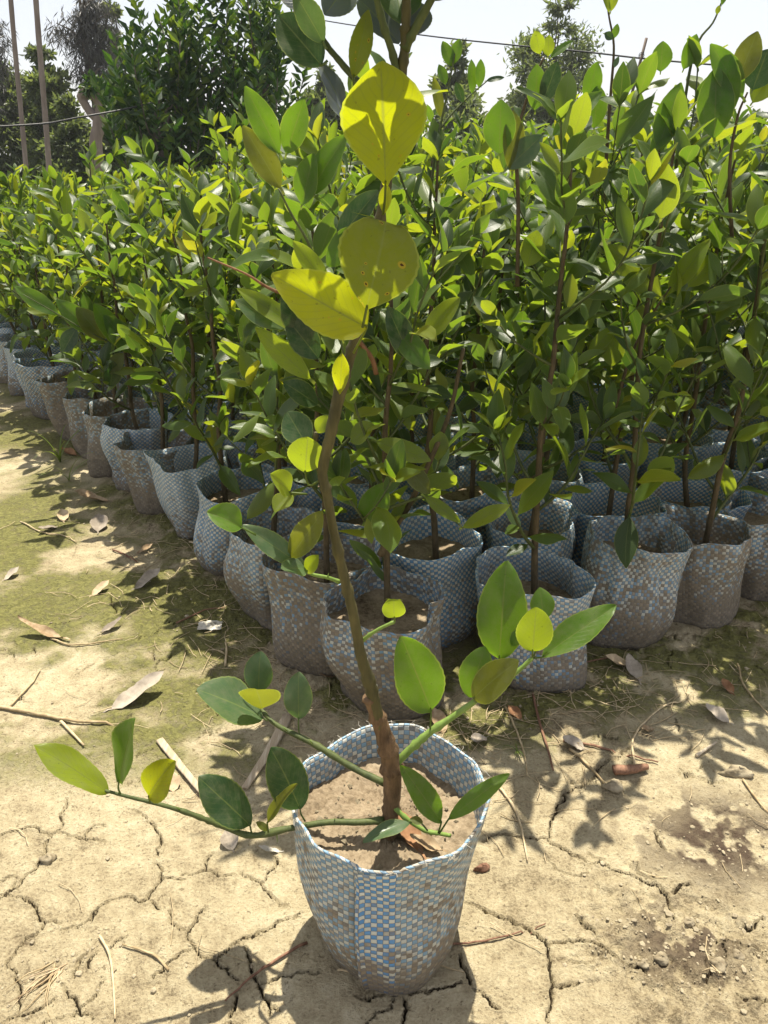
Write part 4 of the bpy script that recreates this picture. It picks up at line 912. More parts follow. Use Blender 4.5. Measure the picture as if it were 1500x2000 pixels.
# ------------------------------------------------------------------ trees and wires behind
def leaf_cloud(P, D, L, Wd, rng, fold=0.25):
    """many small folded leaves as arrays: P points, D directions"""
    n = len(P); D = D/np.linalg.norm(D, axis=1, keepdims=True)
    R = rng.normal(size=(n, 3)); X = np.cross(D, R); X /= np.linalg.norm(X, axis=1, keepdims=True)+1e-9; N = np.cross(X, D)
    L = L[:, None]; W = Wd[:, None]
    v0 = P; v1 = P+D*L*0.45-X*W/2+N*W*fold; v2 = P+D*L*0.5; v3 = P+D*L*0.45+X*W/2+N*W*fold; v4 = P+D*L
    V = np.stack([v0, v1, v2, v3, v4], 1).reshape(-1, 3)
    o = (np.arange(n)*5)[:, None]
    F = np.concatenate([o+np.array([[0, 2, 1]]), o+np.array([[0, 3, 2]]), o+np.array([[1, 2, 4]]), o+np.array([[2, 3, 4]])], 0)
    return V, F, np.repeat(rng.random(n), 5)
def tree(name, label, cat, base, trunk, rad, crown, mat, bark, extra_limbs=()):
    t = empty(name, base); tag(t, label, cat, 'trees standing behind the nursery block')
    V, F, U = tube(catmull([Vector(p) for p in trunk], 4), rad, 9, True, 0.08, random.Random(3)); link('trunk', mesh('trunk', V, F, bark, U), t)
    for P, R in extra_limbs:
        V, F, U = tube(catmull([Vector(p) for p in P], 3), R, 6); link('limb', mesh('limb', V, F, bark, U), t)
    if crown is not None:
        V, F, A = crown; link('crown', mesh('crown', V, F, mat, None, {'tint': A}, smooth=False), t)
    return t
def shoots_crown(seed, H, R, nsh, leafL, z0):
    """upright leafy shoots: whorls of broad leaves round many ascending twigs"""
    rng = np.random.default_rng(seed); P, D, L = [], [], []; limbs = []
    for i in range(nsh):
        an = rng.uniform(0, 6.28); q = rng.random()**0.5; h = z0+(H-z0)*rng.random()*(0.80+0.34*math.sin(an*1.0+seed)**2)
        rr = R*q*(0.55+0.6*math.sin(min(1, (h-z0)/(H-z0)*0.95+0.12)*math.pi))
        c = np.array([rr*math.cos(an), rr*math.sin(an), h]); up = np.array([math.cos(an)*0.35*q, math.sin(an)*0.35*q, 1.0]); ln = rng.uniform(0.25, 0.55)
        if i % 5 == 0: limbs.append(([(0, 0, max(z0*0.6, h-rr*1.3-0.2)), (c[0]*0.5, c[1]*0.5, h-rr*0.4), tuple(c), tuple(c+up*ln)], [0.014, 0.008, 0.004]))
        m = int(ln/0.019)
        for k in range(m):
            a2 = k*2.4; out = np.array([math.cos(a2), math.sin(a2), 0.45+0.6*k/m]); P.append(c+up*ln*k/m); D.append(out); L.append(leafL*rng.uniform(0.7, 1.2))
    P = np.array(P); D = np.array(D); L = np.array(L)
    return leaf_cloud(P, D, L, L*0.42, rng), limbs
def clump_crown(seed, blobs, n, leafL, droop=0.0, aspect=0.45):
    """leaf sprays in uneven clumps; blobs = (centre, radii)"""
    rng = np.random.default_rng(seed); P, D = [], []
    vol = np.array([b[1][0]*b[1][1]*b[1][2] for b in blobs])**0.67; vol /= vol.sum()
    for (c, r), w in zip(blobs, vol):
        nsub = max(5, int(2.6*n*w/60))
        for s in range(nsub):
            d = rng.normal(size=3); d /= np.linalg.norm(d); q = np.array(c)+np.array(r)*d*rng.uniform(0.35, 1.0)
            m = 60; s_ = min(r)*0.42
            pts = q+rng.normal(size=(m, 3))*np.array([s_, s_, s_*0.55]); P.append(pts); dd = rng.normal(size=(m, 3))*0.7+d*0.6+np.array([0, 0, -droop]); D.append(dd)
    P = np.vstack(P); D = np.vstack(D); L = leafL*rng.uniform(0.6, 1.3, len(P))
    return leaf_cloud(P, D, L, L*aspect, rng)
def at(px, py, Y): return ony(px, py, Y)
# glossy dark trees left of centre
for k, (px, Y, H, R, ns) in enumerate([(318, 7.8, 1.85, 0.34, 66), (410, 8.2, 2.3, 0.38, 84), (512, 7.9, 2.05, 0.36, 66), (290, 8.8, 1.72, 0.27, 50)]):
    b = ony(px, 300, Y); cr, lm = shoots_crown(10+k, H, R, ns, 0.125, 0.72)
    tree('glossy_tree', ['dark glossy tree with upright leafy shoots, leaning bare trunk showing below', 'tallest dark glossy tree, thick with upright shoots, at the back of the block', 'dark glossy tree with rounded top behind the spotted top leaf of the front plant', 'lowest dark glossy tree beside the lopped stump'][k], 'tree',
         (b.x, Y, 0), [(0.12, 0, -0.1), (0.05, 0, 0.6), (-0.03, 0, 1.3), (0, 0, H*0.8)], [0.05, 0.04, 0.03, 0.01], cr, M_DARKTREE, M_DARKBARK, lm)
# slender areca palms
def areca(px0, py0, px1, py1, Y, r, Htop, label, seed):
    a = ony(px0, py0, Y); c = ony(px1, py1, Y); d = (c-a)/(c.z-a.z); g = a - d*a.z; topp = g + d*Htop
    t = empty('areca_palm', g); tag(t, label, 'palm', 'slender palms behind the nursery block')
    P = [Vector((0, 0, 0)) + d*(Htop*i/40) + Vector((math.sin(i*0.35)*0.012, 0, 0)) for i in range(41)]
    R = [r*(1.15-0.4*i/40)*(1.05 if i % 2 else 0.97) for i in range(41)]
    V, F, U = tube(P, R, 10); link('trunk', mesh('trunk', V, F, M_PALMBARK, U), t)
    rng = np.random.default_rng(seed)
    for f in range(9):
        an = f*0.7+seed; P, D = [], []
        pts = [Vector(d*Htop) + Vector((math.cos(an)*s*1.5, math.sin(an)*s*1.5, 0.7*s-1.1*s*s)) for s in np.linspace(0, 1, 9)]
        g_ = Geo(); g_.add(*tube(pts, [0.016, 0.004], 5))
        for s in np.linspace(0.15, 1, 26):
            i = min(int(s*8), 7); p = pts[i].lerp(pts[i+1], s*8-i); tv = (pts[i+1]-pts[i]).normalized(); sd = tv.cross(Vector((0, 0, 1))).normalized()
            for sg in (-1, 1):
                e_ = p + (sd*sg*0.75+tv*0.6+Vector((0, 0, -0.35)))*0.34*(1.1-s*0.6); w = tv*0.012
                g_.add([p-w, p+w, (p+e_)/2+w*1.4+Vector((0, 0, .02)), (p+e_)/2-w*1.4+Vector((0, 0, .02)), e_], [[0, 1, 2, 3], [3, 2, 4]], a=rng.random())
        link('frond', g_.mesh('frond', M_MIDTREE), t)
areca(28, 60, 52, 370, 9.5, 0.024, 7.5, 'thin bare palm trunk rising at the far left edge', 1)
areca(76, 60, 92, 300, 10.5, 0.030, 8.5, 'thicker of the two slanting palm trunks at the left, second from the edge', 2)
areca(340, 20, 345, 165, 10.5, 0.024, 8.0, 'pale palm trunk showing between the dark glossy trees', 3)
# lopped trunk with two stubs
b = ony(188, 320, 11.0); z_ = lambda px, py: tuple(Vector(ony(px, py, 11.0)) - Vector((b.x, 11.0, 0)))
t = empty('lopped_trunk', (b.x, 11.0, 0)); tag(t, 'bare lopped tree trunk forking into two thick stubs that almost close a ring', 'tree trunk', 'trees standing behind the nursery block')
V, F, U = tube(catmull([(0.0, 0, -0.1), z_(188, 300), z_(192, 250), z_(193, 222)], 4), [0.085, 0.080, 0.072, 0.066], 10, True, 0.07, random.Random(1)); link('trunk', mesh('trunk', V, F, M_STUBBARK, U), t)
V, F, U = tube(catmull([z_(192, 235), z_(178, 222), z_(167, 205), z_(160, 190), z_(168, 180), z_(180, 170)], 4), [0.055, 0.048, 0.055, 0.070, 0.045], 9, True, 0.10, random.Random(2)); link('stub', mesh('stub', V, F, M_STUBBARK, U), t)
V, F, U = tube(catmull([z_(193, 228), z_(194, 205), z_(189, 190), z_(188, 172)], 4), [0.055, 0.045, 0.060, 0.085, 0.075], 9, True, 0.12, random.Random(4)); link('stub', mesh('stub', V, F, M_STUBBARK, U), t)
cr = clump_crown(8, [((z_(188, 168)), (0.12, 0.10, 0.07))], 240, 0.10); link('regrowth', mesh('regrowth', cr[0], cr[1], M_DARKTREE, None, {'tint': cr[2]}, False), t)
# grey-green trees at the left, far
def far_tree(px, ptop, Y, wpx, n, leafL, label, seed, mat=M_MIDTREE, name='leafy_tree', droop=0.1, zlow=0.4, aspect=0.45):
    b = ony(px, 300, Y); H = ony(px, ptop, Y).z; R = wpx/2/FPX*Y*1.02; rng = random.Random(seed); bl = []
    for i in range(9):
        f = (i+0.5)/9; h = zlow+(H-zlow)*f; r = R*(0.55+0.45*math.sin(math.pi*min(0.93, f*0.75+0.18)))*rng.uniform(0.72, 1.15)
        for q in range(3 if f < 0.8 else 1):
            an = rng.uniform(0, 6.3); o = r*(0.55 if f < 0.8 else 0.1); s = r*rng.uniform(0.35, 0.6)
            bl.append(((math.cos(an)*o, math.sin(an)*o, h), (s, s, s*0.8)))
    cr = clump_crown(seed, bl, n, leafL*0.85, droop, aspect)
    lm = [([(0, 0, H*0.2+0.3*i*H/6), (c[0]*0.6, c[1]*0.6, c[2]-0.1*H/6), c], [0.03*H/3, 0.008]) for i, (c, s) in enumerate(bl[::6])]
    lm = [([(0, 0, c[2]*0.72), (c[0]*0.5, c[1]*0.5, c[2]*0.88), c], [0.006*H, 0.002*H]) for c, s in bl[::3]]
    return tree(name, label, 'tree', (b.x, Y, 0), [(0, 0, -0.1), (0.02*H, 0, H*0.3), (-0.01*H, 0, H*0.6), (0, 0, H*0.92)], [0.014*H, 0.011*H, 0.007*H, 0.002*H], cr, mat, M_DARKBARK, lm)
far_tree(110, 90, 16, 90, 4200, 0.15, 'airy grey-green tree with rounded top between the palm trunks and the lopped trunk', 21)
far_tree(40, 130, 17, 130, 4200, 0.15, 'bushy grey-green tree behind the leftmost palm trunk', 22)
far_tree(150, 200, 14, 110, 3000, 0.13, 'low bushy tree behind the lopped trunk', 23)
far_tree(235, 190, 14, 90, 2400, 0.13, 'low bushy tree filling the gap right of the lopped trunk', 29)
far_tree(240, 5, 18, 70, 2600, 0.16, 'tall sparse tree rising behind the left dark glossy tree', 24)
far_tree(520, 60, 17, 60, 1800, 0.15, 'sparse tree peeping out right of the dark glossy trees', 28)
far_tree(640, 130, 18, 90, 2600, 0.16, 'small hazy tree behind the bluish leaves of the front plant', 25)
far_tree(885, 85, 18, 70, 2400, 0.16, 'hazy tree right of the big yellow leaf, below the wire', 26)
far_tree(905, 190, 17, 110, 2400, 0.16, 'low hazy bush at the foot of the tree below the wire', 30)
far_tree(1070, -15, 20, 140, 4600, 0.17, 'tall feathery tree rising above the wire over the right part of the block', 27, aspect=0.34)
far_tree(1000, 200, 22, 130, 2400, 0.2, 'low grey bush left of the tall feathery tree', 31)
far_tree(1180, 215, 24, 200, 3000, 0.22, 'low grey bush right of the tall feathery tree', 32)
far_tree(1370, 215, 22, 160, 2600, 0.2, 'low grey-green bush far behind the tallest right saplings', 33)
far_tree(740, 200, 22, 130, 2200, 0.2, 'low grey bush straight behind the stem of the front plant', 34)
# drooping casuarinas
def casuarina(px, ptop, Y, arms, label, seed):
    b = ony(px, 300, Y); H = ony(px, ptop, Y).z; rng = np.random.default_rng(seed); P, D, L = [], [], []; lm = []
    for ax, ay, n in arms:
        e_ = ony(ax, ay, Y) - Vector((b.x, Y, 0)); s_ = Vector((0, 0, max(1.0, e_.z-0.45*abs(e_.x)-0.3)))
        lm.append(([s_, s_.lerp(e_, .5)+Vector((0, rng.uniform(-.2, .2), 0.12)), e_], [0.030, 0.008]))
        for q in range(n):
            f = rng.uniform(0.30, 1.05); p = s_.lerp(e_, f) + Vector(rng.normal(size=3)*0.10); hang = rng.uniform(0.10, 0.32)
            for k in range(5):
                P.append(np.array(p)+np.array([rng.normal()*0.03, rng.normal()*0.03, -hang*k/5])); D.append([rng.normal()*0.7, rng.normal()*0.7, -0.8]); L.append(rng.uniform(0.10, 0.22))
    P = np.array(P); D = np.array(D, dtype=float); L = np.array(L); cr = leaf_cloud(P, D, L, L*0.11, rng)
    return tree('casuarina_tree', label, 'tree', (b.x, Y, 0), [(0, 0, -.1), (0.05, 0, H*.4), (-0.03, 0, H*.75), (0, 0, H)], [0.11, 0.085, 0.05, 0.015], cr, M_CASU, M_DARKBARK, lm)
casuarina(198, -30, 16, [(110,45,90),(140,30,70),(165,15,90),(185,0,90),(215,25,90),(150,130,70),(170,105,60),(195,60,80),(215,95,70),(190,-25,70),(205,130,60)], 'dark drooping casuarina with ragged arms above the lopped trunk', 51)
casuarina(-22, 10, 16, [(4,60,60),(8,100,70),(-10,40,60),(2,150,50),(-40,80,40)], 'drooping casuarina cut off by the left edge', 52)
# wires and their stick
Yp = 4.3
pole_t = ony(1263, 74, Yp); pole_b = ony(1246, 138, Yp); dd = (pole_t-pole_b)/(pole_t.z-pole_b.z); gp = pole_b - dd*pole_b.z
po = empty('wire_stick', gp); tag(po, 'thin dark stick holding up the wire among the tall right saplings', 'stick')
V, F, U = tube([Vector((0, 0, 0))+dd*(pole_t.z*i/8) for i in range(9)], [0.010, 0.008, 0.007], 7, True, 0.08, random.Random(5)); link('shaft', mesh('shaft', V, F, M_DARKBARK, U), po)
V, F, U = tube([Vector(ony(1253+math.cos(a)*5, 112+math.sin(a)*4-a*0.5, Yp)) - gp + Vector((0, 0.012*math.sin(a), 0)) for a in np.linspace(0, 12, 25)], 0.0016, 5); link('tied_wire', mesh('tied_wire', V, F, M_WIRE, U), po)
def wire(pts, r, label):
    P = catmull([ony(*p) for p in pts], 6); o = P[0].copy(); V, F, U = tube([p-o for p in P], r, 5)
    w = link('wire', mesh('wire', V, F, M_WIRE, U)); w.location = o; tag(w, label, 'wire')
wire([(335,-30,10.5),(430,-4,9.5),(540,22,8.2),(650,43,7.0),(820,68,5.7),(1000,88,5.0),(1140,101,4.6),(1253,114,Yp),(1400,127,4.1),(1560,139,3.9),(1900,160,3.6),(2500,190,3.3)], 0.0042, 'thin wire crossing the white sky from the pale palm to the dark stick')
wire([(-60,250,6.6),(0,247,6.7),(90,241,6.9),(150,230,7.1),(235,215,7.4),(300,200,7.6)], 0.0075, 'black cable running from the left edge to the dark glossy tree')
# white polythene tunnel far behind on the right
P0 = ony(1180, 352, 9.5); tn = empty('polythene_tunnel', (P0.x, 9.5, 0)); tag(tn, 'low white polythene tunnel glimpsed between leaves behind the right part of the block', 'tunnel')
V = []; F = []; ns, nr = 14, 12
for i in range(ns+1):
    for j in range(nr+1):
        a = math.pi*j/nr; V.append((i*0.32-0.3, -math.cos(a)*0.7, math.sin(a)*(0.95+0.03*math.sin(i*1.7)) + 0.0))
for i in range(ns):
    for j in range(nr): F.append([i*(nr+1)+j, (i+1)*(nr+1)+j, (i+1)*(nr+1)+j+1, i*(nr+1)+j+1])
link('film', mesh('film', np.array(V), F, M_FILM), tn)
for i in range(0, ns+1, 2):
    V, F, U = tube([(i*0.32-0.3, -math.cos(a)*0.69, math.sin(a)*0.94) for a in np.linspace(0, math.pi, 13)], 0.012, 6); link('hoop', mesh('hoop', V, F, M_STICK, U), tn)

# ------------------------------------------------------------------ litter on the ground
def fallen(px, py, lpx, wpx, ang, mat, label, seed, curl=0.35, fold=0.3, z=0.004, group=None, roll=0.4, tilt=0.0, name='fallen_leaf', cat='leaf'):
    c = onz(px, py, z); L = lpx/FPX*depth_of(c); W = wpx/FPX*depth_of(c)
    V, F, U = leaf_geo(L, W, nl=14, nh=4, fold=fold, curl=-curl, wave=0.035, roll=-roll*0.6, a=0.95, b=0.75, pet=0.16, seed=seed, cren=0.02)
    V = V.copy(); V[:, 1] -= L/2; V[:, 2] -= V[:, 2].min(); rr = np.random.RandomState(seed); V[:, 2] += rr.uniform(-1, 1, len(V))*0.0012
    o = link(name, mesh(name, V, F, mat, U)); o.location = (c.x, c.y, gz(c.x, c.y)+0.0015); o.rotation_euler = (tilt, tilt*0.5, ang); tag(o, label, cat, group)
    return o
GL = 'fallen leaves scattered on the path'
for i, a in enumerate([
 (178,978,68,24,1.5,M_DRYLEAF,'long tan dry leaf lying in shade beside the pale blue bag'), (124,1011,36,22,0.4,M_DRYLEAF,'curled tan leaf with a dark upturned edge on the far path'),
 (94,1034,40,20,2.6,M_GREYLEAF,'pale grey leaf bent in two on the far path, left of the curled tan one'), (195,1028,48,34,0.2,M_GREYLEAF,'pale flat leaf half in shadow beside the moss'),
 (197,1152,42,22,-0.6,M_DRYLEAF,'boat-shaped tan leaf alone in the middle of the path'), (290,1138,60,30,-0.7,M_GREYLEAF,'upright curled grey leaf at the border of the moss'),
 (218,1226,46,16,-0.8,M_GREYLEAF,'small pale leaf flat on the path below the boat-shaped one'), (82,1240,96,20,1.3,M_DRYLEAF,'long pale leaf stuck in the mud left of centre path'),
 (272,1362,110,44,-0.9,M_GREYLEAF,'large whitish leaf pressed flat into the mud'), (24,1124,36,18,-0.5,M_GREYLEAF,'faded leaf at the left edge of the path'),
 (135,888,36,20,1.2,M_RUSTLEAF,'rusty leaf beside the long weed at the path edge'), (284,1074,34,16,-0.9,M_DRYLEAF,'narrow tan leaf in the straw by the bags'),
 (1236,1312,62,30,0.1,M_GREYLEAF,'greyish brown leaf standing in the shade before the third bag of the front row'), (1206,1300,60,28,1.4,M_DRYLEAF,'brown leaf lying crosswise under the greyish one before the third bag of the front row'),
 (1400,1400,50,34,0.8,M_GREYLEAF,'pale leaf lying in sun at the right edge of the moss'), (858,1412,56,30,0.3,M_DRYLEAF,'tan leaf tucked behind the front bag below the right branch'),
 (448,1642,40,36,0.5,M_GREYLEAF,'small purplish grey leaf by the low left branch'), (526,1659,42,12,1.57,M_PAPER,'white sliver lying left of the front bag'),
 (338,1528,40,30,0.2,M_DRYLEAF,'tan leaf beneath the yellow leaf of the low left branch'), (1120,1455,44,32,1.2,M_GREYLEAF,'pale broken leaf under the twigs right of the front plant'),
 (935,1450,40,30,2.2,M_GREYLEAF,'grey leaf on the moss behind the front bag'), (1005,1395,36,24,0.7,M_RUSTLEAF,'rust brown leaf in the litter right of the front corner bag'),
 (1420,1345,34,22,0.3,M_RUSTLEAF,'rust brown leaf in shade at the right of the moss'), (640,1322,34,18,1.9,M_DRYLEAF,'tan leaf at the foot of the front corner bag'), (1265,1425,30,20,2.0,M_DRYLEAF,'small crisp leaf above the brown stick')]):
    fallen(*a, seed=200+i, group=GL)
fallen(800, 1640, 92, 40, 0.5, M_RUSTLEAF, 'curled brown leaf lying on the mud inside the front bag', 260, z=SOILZ).location.z = SOILZ+0.006
fallen(832, 1660, 66, 30, 1.3, M_DRYLEAF, 'tan torn leaf lying at the front rim inside the front bag', 261, z=SOILZ).location.z = SOILZ+0.005
# crumpled scrap of paper
rr = np.random.RandomState(4); c = onz(410, 1226); V = []; F = []
for i in range(9):
    for j in range(9): V.append(((i-4)*0.0075+rr.uniform(-2, 2)*0.001, (j-4)*0.005+rr.uniform(-2, 2)*0.001, 0.006+rr.uniform(0, 1)*0.012*math.exp(-((i-4)**2+(j-4)**2)/18)))
for i in range(8):
    for j in range(8): F.append([i*9+j, (i+1)*9+j, (i+1)*9+j+1, i*9+j+1])
o = link('crumpled_paper', mesh('crumpled_paper', np.array(V), F, M_PAPER, smooth=False)); o.location = (c.x, c.y, gz(c.x, c.y)); tag(o, 'crumpled scrap of white paper at the edge of the moss', 'paper')
def stick(pts, r, mat, label, name='twig', cat='twig', group='twigs and straws on the ground', lift=0.003, n=6, flat=1.0, jit=0.1):
    P = [onz(*p) for p in pts]
    P = [Vector((p.x, p.y, gz(p.x, p.y)+r*flat+lift*(0.3+0.7*abs(math.sin(i*1.9))))) for i, p in enumerate(catmull(P, 4))]
    cz = P[0].copy(); V, F, U = tube([p-cz for p in P], r if hasattr(r, '__len__') else [r, r*0.9, r*0.6], n, True, jit, random.Random(int(pts[0][0])))
    if flat != 1.0: V[:, 2] = V[:, 2]*flat + r*0.2
    o = link(name, mesh(name, V, F, mat, U)); o.location = cz; tag(o, label, cat, group); return o
stick([(562,1398),(528,1465),(478,1542)], 0.0115, M_WOOD, 'flat pale wood strip sticking out behind the front bag', 'wood_strip', 'wood', None, n=8, flat=0.30, jit=0.03)
stick([(312,1448),(370,1520),(440,1600)], 0.0085, M_WOOD, 'flat pale bamboo sliver under the low left branch', 'bamboo_sliver', 'wood', None, n=8, flat=0.25, jit=0.03)
stick([(1197,1513),(1230,1511),(1263,1505)], 0.0100, M_STICK, 'short thick brown stick lying on the right', 'stick', 'stick', None, n=12, jit=0.02)
stick([(1360,1477),(1398,1453)], 0.0040, M_WOOD, 'short pale stick above the mud lump on the right', 'stick', 'stick', None)
S_ = [([(-10,1384),(60,1398),(130,1412),(235,1420)],.0042,M_STRAW,'long pale straw stem crossing the left edge'), ([(120,1415),(135,1430),(165,1462)],.0034,M_STRAW,'broken straw hanging off the long stem at left'),
 ([(20,1385),(60,1340),(80,1310)],.0026,M_STRAW,'straw leaning up from the long stem at left'), ([(100,1250),(150,1262),(240,1250)],.0022,M_STRAW,'thin straw beside the long pale leaf'),
 ([(220,1075),(245,1085),(268,1098)],.0028,M_STICK,'brown twig on the path beside the straw'), ([(985,1380),(1000,1410),(1015,1450),(1025,1480),(1030,1520)],.0024,M_STRAW,'thin straw stem on the moss right of the front plant'),
 ([(975,1540),(1000,1575),(1015,1610),(1030,1685)],.0024,M_STRAW,'pale forked straw right of the front bag'), ([(1040,1360),(1055,1420),(1072,1475),(1080,1508)],.0030,M_STICK,'dark upright twig fragment on the moss'),
 ([(1100,1448),(1160,1460),(1230,1478),(1285,1492)],.0026,M_STICK,'long brown twig lying above the thick stick'), ([(1112,1465),(1150,1500),(1190,1545)],.0030,M_STRAW,'pale twig slanting down to the thick stick'),
 ([(870,1848),(930,1842),(1000,1828),(1065,1808)],.0016,M_STICK,'thin dark twig pointing right from the foot of the front bag'), ([(195,1832),(215,1870),(222,1925),(226,1995)],.0022,M_STRAW,'thin curved straw near the lower left corner'),
 ([(600,1845),(540,1880),(490,1915),(440,1960)],.0022,M_STICK,'straight twig in the shadow of the front bag'), ([(630,1710),(635,1650),(632,1600)],.0012,M_STRAW,'hair-thin straw leaning against the left of the front bag'),
 ([(1240,1500),(1235,1450),(1260,1410),(1300,1380),(1330,1375)],.0024,M_STRAW,'curved straw arching over the thick stick'), ([(1450,1525),(1475,1560),(1500,1590)],.0024,M_STRAW,'straw below the mud lump at right'),
 ([(1440,1300),(1450,1340),(1480,1375),(1500,1395)],.0024,M_STRAW,'curved straw at the right edge near the bags'), ([(370,1060),(420,1075),(470,1068)],.0030,M_STRAW,'straw stem lying before the clean blue bag'),
 ([(345,1220),(400,1195),(440,1190)],.0022,M_STICK,'thin twig in the moss left of the mud-caked bag'), ([(440,1300),(443,1270),(440,1255)],.0030,M_STRAW,'short straw standing in shadow left of the front corner bag'),
 ([(1050,1310),(1120,1300),(1200,1290)],.0022,M_STICK,'thin root-like twig before the wide clean checked bag'), ([(330,1900),(300,1870),(240,1850)],.0020,M_STRAW,'bent straw near the dry tuft at lower left'),
 ([(660,1900),(700,1905),(740,1902)],.0018,M_STRAW,'short straw at the foot of the front bag'), ([(40,1020),(80,1040),(130,1050),(150,1062)],.0022,M_STRAW,'grey straw on the far path')]
for s in S_: stick(*s)
# fine straw, needles and crumbs nobody could count
g = Geo(); rs = random.Random(91)
def on_edge():
    i = rs.choice([2, 3, 3, 4, 4, 4, 5, 5, 6, 6, 7, 7, 8]); a, b = EDGE[i-1], EDGE[i]
    p = a.lerp(b, rs.random()); d = (b-a); nn = Vector((d.y, -d.x)).normalized(); nn = nn if nn.y < 0 else -nn
    return p + nn*abs(rs.gauss(0, 0.16))
for i in range(560):
    p = on_edge() if i < 470 else Vector((rs.uniform(-1.0, 1.1), rs.uniform(0.7, 2.0)))
    an = rs.uniform(0, 6.3); ln = rs.uniform(0.02, 0.10); bend = rs.uniform(-1.2, 1.2); P = []
    for k in range(4):
        P.append(Vector((p.x, p.y, gz(p.x, p.y)+0.0015+rs.random()*0.006))); p = p+Vector((math.cos(an), math.sin(an)))*ln/3; an += bend/3
    g.add(*tube(P, [rs.uniform(0.0005, 0.0011)]*4, 3, False), a=rs.random())
tag(link('straw_litter', g.mesh('straw_litter', M_STRAW)), 'fine dry straw and needles strewn along the bag rows', 'straw litter', kind='stuff')
ico = [(0,0,1),(.894,0,.447),(.276,.851,.447),(-.724,.526,.447),(-.724,-.526,.447),(.276,-.851,.447),(.724,.526,-.447),(-.276,.851,-.447),(-.894,0,-.447),(-.276,-.851,-.447),(.724,-.526,-.447),(0,0,-1)]
icf = [[0,1,2],[0,2,3],[0,3,4],[0,4,5],[0,5,1],[1,6,2],[2,7,3],[3,8,4],[4,9,5],[5,10,1],[2,6,7],[3,7,8],[4,8,9],[5,9,10],[1,10,6],[6,11,7],[7,11,8],[8,11,9],[9,11,10],[10,11,6]]
g = Geo(); D2 = onz(1330, 1850); D3 = onz(1430, 1660); D4 = onz(120, 1900)
for i in range(1500):
    q = rs.random()
    if q < 0.30: p = Vector((D2.x+rs.gauss(0, 0.10), D2.y+rs.gauss(0, 0.055)))
    elif q < 0.42: p = Vector((D3.x+rs.gauss(0, 0.09), D3.y+rs.gauss(0, 0.05)))
    elif q < 0.48: p = Vector((D4.x+rs.gauss(0, 0.07), D4.y+rs.gauss(0, 0.04)))
    elif q < 0.72: p = on_edge()
    else: p = Vector((rs.uniform(-1.0, 1.1), rs.uniform(0.62, 1.9)))
    s = min(0.0008+rs.expovariate(1/0.0010), 0.0055); sx, sy, sz = s*rs.uniform(.7, 1.4), s*rs.uniform(.7, 1.4), s*rs.uniform(.45, .9)
    V = [(p.x+x*sx*rs.uniform(.75, 1.2), p.y+y*sy*rs.uniform(.75, 1.2), gz(p.x, p.y)+sz*0.4+z*sz) for x, y, z in ico]; g.add(V, icf)
tag(link('soil_crumbs', g.mesh('soil_crumbs', M_CLOD, False)), 'crumbs and small clods of dry mud strewn on the ground', 'soil crumbs', kind='stuff')
def clod(px, py, sx, sy, sz, label, seed, n=3, mat=M_CLOD, name='mud_lump'):
    c = onz(px, py); rr = random.Random(seed); V = []; F = []; m, k = 14, 9
    o1, o2 = rr.uniform(0, 9), rr.uniform(0, 9)
    for i in range(k+1):
        th = math.pi*i/k
        for j in range(m):
            ph = 2*math.pi*j/m; f = 1+0.22*math.sin(3*ph+o1+2*th)+0.16*math.sin(5*th+o2+ph)+rr.uniform(-.08, .08)
            V.append((sx*f*math.sin(th)*math.cos(ph), sy*f*math.sin(th)*math.sin(ph), sz*f*math.cos(th)))
    for i in range(k):
        for j in range(m): F.append([i*m+j, (i+1)*m+j, (i+1)*m+(j+1) % m, i*m+(j+1) % m])
    o = link(name, mesh(name, np.array(V), F, mat)); o.location = (c.x, c.y, gz(c.x, c.y)+sz*0.45); o.rotation_euler = (0, 0, rr.uniform(-.4, .4)); tag(o, label, 'mud lump')
clod(1440, 1512, 0.028, 0.012, 0.012, 'elongated lump of mud near the right edge', 1)
clod(1198, 1540, 0.018, 0.013, 0.009, 'pale dry lump just below the thick brown stick', 2)
clod(94, 1682, 0.012, 0.010, 0.008, 'small mud lump on the cracked mud at the left', 3)
clod(942, 1698, 0.014, 0.006, 0.007, 'dark lump touching the right side of the front bag', 4, mat=M_STICK)
clod(555, 1290, 0.022, 0.010, 0.010, 'oblong lump in the shadow left of the front corner bag', 5)
clod(80, 750, 0.11, 0.08, 0.07, 'brown lump of earth against the bags at the far path edge', 6)
clod(100, 765, 0.10, 0.07, 0.06, 'second larger lump of earth in front of the one against the bags', 7)
for q, (px, py, s) in enumerate([(1290,1880,.011),(1345,1800,.009),(1400,1890,.013),(1255,1890,.008),(1440,1870,.010)]):
    clod(px, py, s, s*0.8, s*0.55, ['clod at the middle of the crumbled patch near the lower right corner','clod at the top of the crumbled patch near the lower right','biggest clod at the right of the crumbled patch','smallest clod at the left of the crumbled patch by the crack','clod nearest the right edge of the crumbled patch'][q], 20+q)
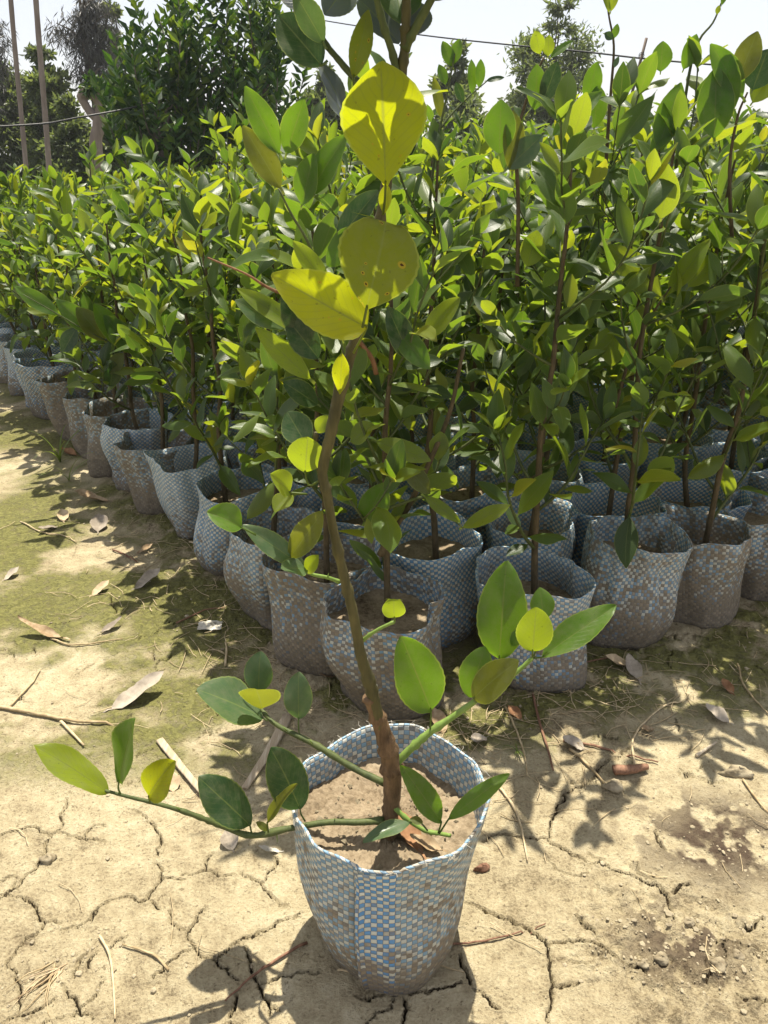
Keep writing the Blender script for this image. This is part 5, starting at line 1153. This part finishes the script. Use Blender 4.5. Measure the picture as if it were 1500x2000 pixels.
# weeds and tufts
def weed(px, py, n, h, spread, label, seed, mat=M_GRASS, name='grass_weed'):
    c = onz(px, py); t = empty(name, (c.x, c.y, gz(c.x, c.y))); tag(t, label, 'weed'); rr = random.Random(seed)
    for i in range(n):
        an = rr.uniform(0, 6.3); L = h*rr.uniform(0.6, 1.15); k = spread*rr.uniform(.5, 1.3); w = min(0.0022+0.02*h*0.3, h*0.055); V = []; F = []
        for q in range(9):
            s = q/8; x = math.cos(an)*k*s**1.5*L; y = math.sin(an)*k*s**1.5*L; z = L*(s-0.45*k*s*s*s); ww = w*(1-s**2.2)+0.0003; px_, py_ = -math.sin(an)*ww, math.cos(an)*ww
            V += [(x-px_, y-py_, z+0.001), (x, y, z), (x+px_, y+py_, z+0.001)]
        for q in range(8): F += [[q*3, q*3+1, q*3+4, q*3+3], [q*3+1, q*3+2, q*3+5, q*3+4]]
        link('blade', mesh('blade', np.array(V), F, mat), t)
weed(118, 905, 7, 0.20, 0.9, 'grass weed with long arching blades on the shaded path edge', 1)
weed(135, 940, 4, 0.16, 1.3, 'low spreading grass weed in front of the arching one', 2)
def tuft(px, py, n, ln, ang, label, seed):
    c = onz(px, py); t = empty('straw_tuft', (c.x, c.y, gz(c.x, c.y))); tag(t, label, 'straw'); r9 = random.Random(seed)
    for i in range(n):
        a = ang+r9.gauss(0, 0.45); L = ln*r9.uniform(.4, 1.2); o = Vector((r9.gauss(0, .008), r9.gauss(0, .005), 0.001)); P = [o]
        for q in range(4): a += r9.uniform(-.35, .35); o = o+Vector((math.cos(a), math.sin(a), r9.uniform(-.05, .16) if q < 2 else r9.uniform(-.2, .05)))*L/4; o.z = max(o.z, 0.0008); P.append(o)
        V, F, U = tube(P, [0.0011, 0.0009, 0.0004], 4); link('straw', mesh('straw', V, F, M_STRAW if i % 3 else M_DRYLEAF, U), t)
tuft(112, 1890, 16, 0.075, -1.9, 'matted tuft of dead straw near the lower left corner', 3)
weed(1060, 960, 8, 0.42, 0.35, 'tall grass weed growing between the bags of the middle rows', 4)
weed(1010, 1470, 6, 0.025, 1.4, 'tiny green seedling on the moss right of the front plant', 6)

# ------------------------------------------------------------------ air
hz = NT('haze_air'); pv = hz.n('VolumePrincipled'); pv.inputs['Color'].default_value = (0.93, 0.95, 1.0, 1); pv.inputs['Density'].default_value = 0.0013; pv.inputs['Anisotropy'].default_value = 0.3
hz.l(pv.outputs[0], hz.out.inputs['Volume'])
x0, x1, y0, y1, z0, z1 = xs[0]-1, xs[-1]+1, ys[0]-1, ys[-1]+1, float(GZ.min())-1.0, 12.0
V = [(x, y, z) for x in (x0, x1) for y in (y0, y1) for z in (z0, z1)]
tag(link('haze', mesh('haze', V, [[0,1,3,2],[4,6,7,5],[0,4,5,1],[2,3,7,6],[0,2,6,4],[1,5,7,3]], hz.m, smooth=False)), 'thin pale haze in the warm air', kind='stuff')
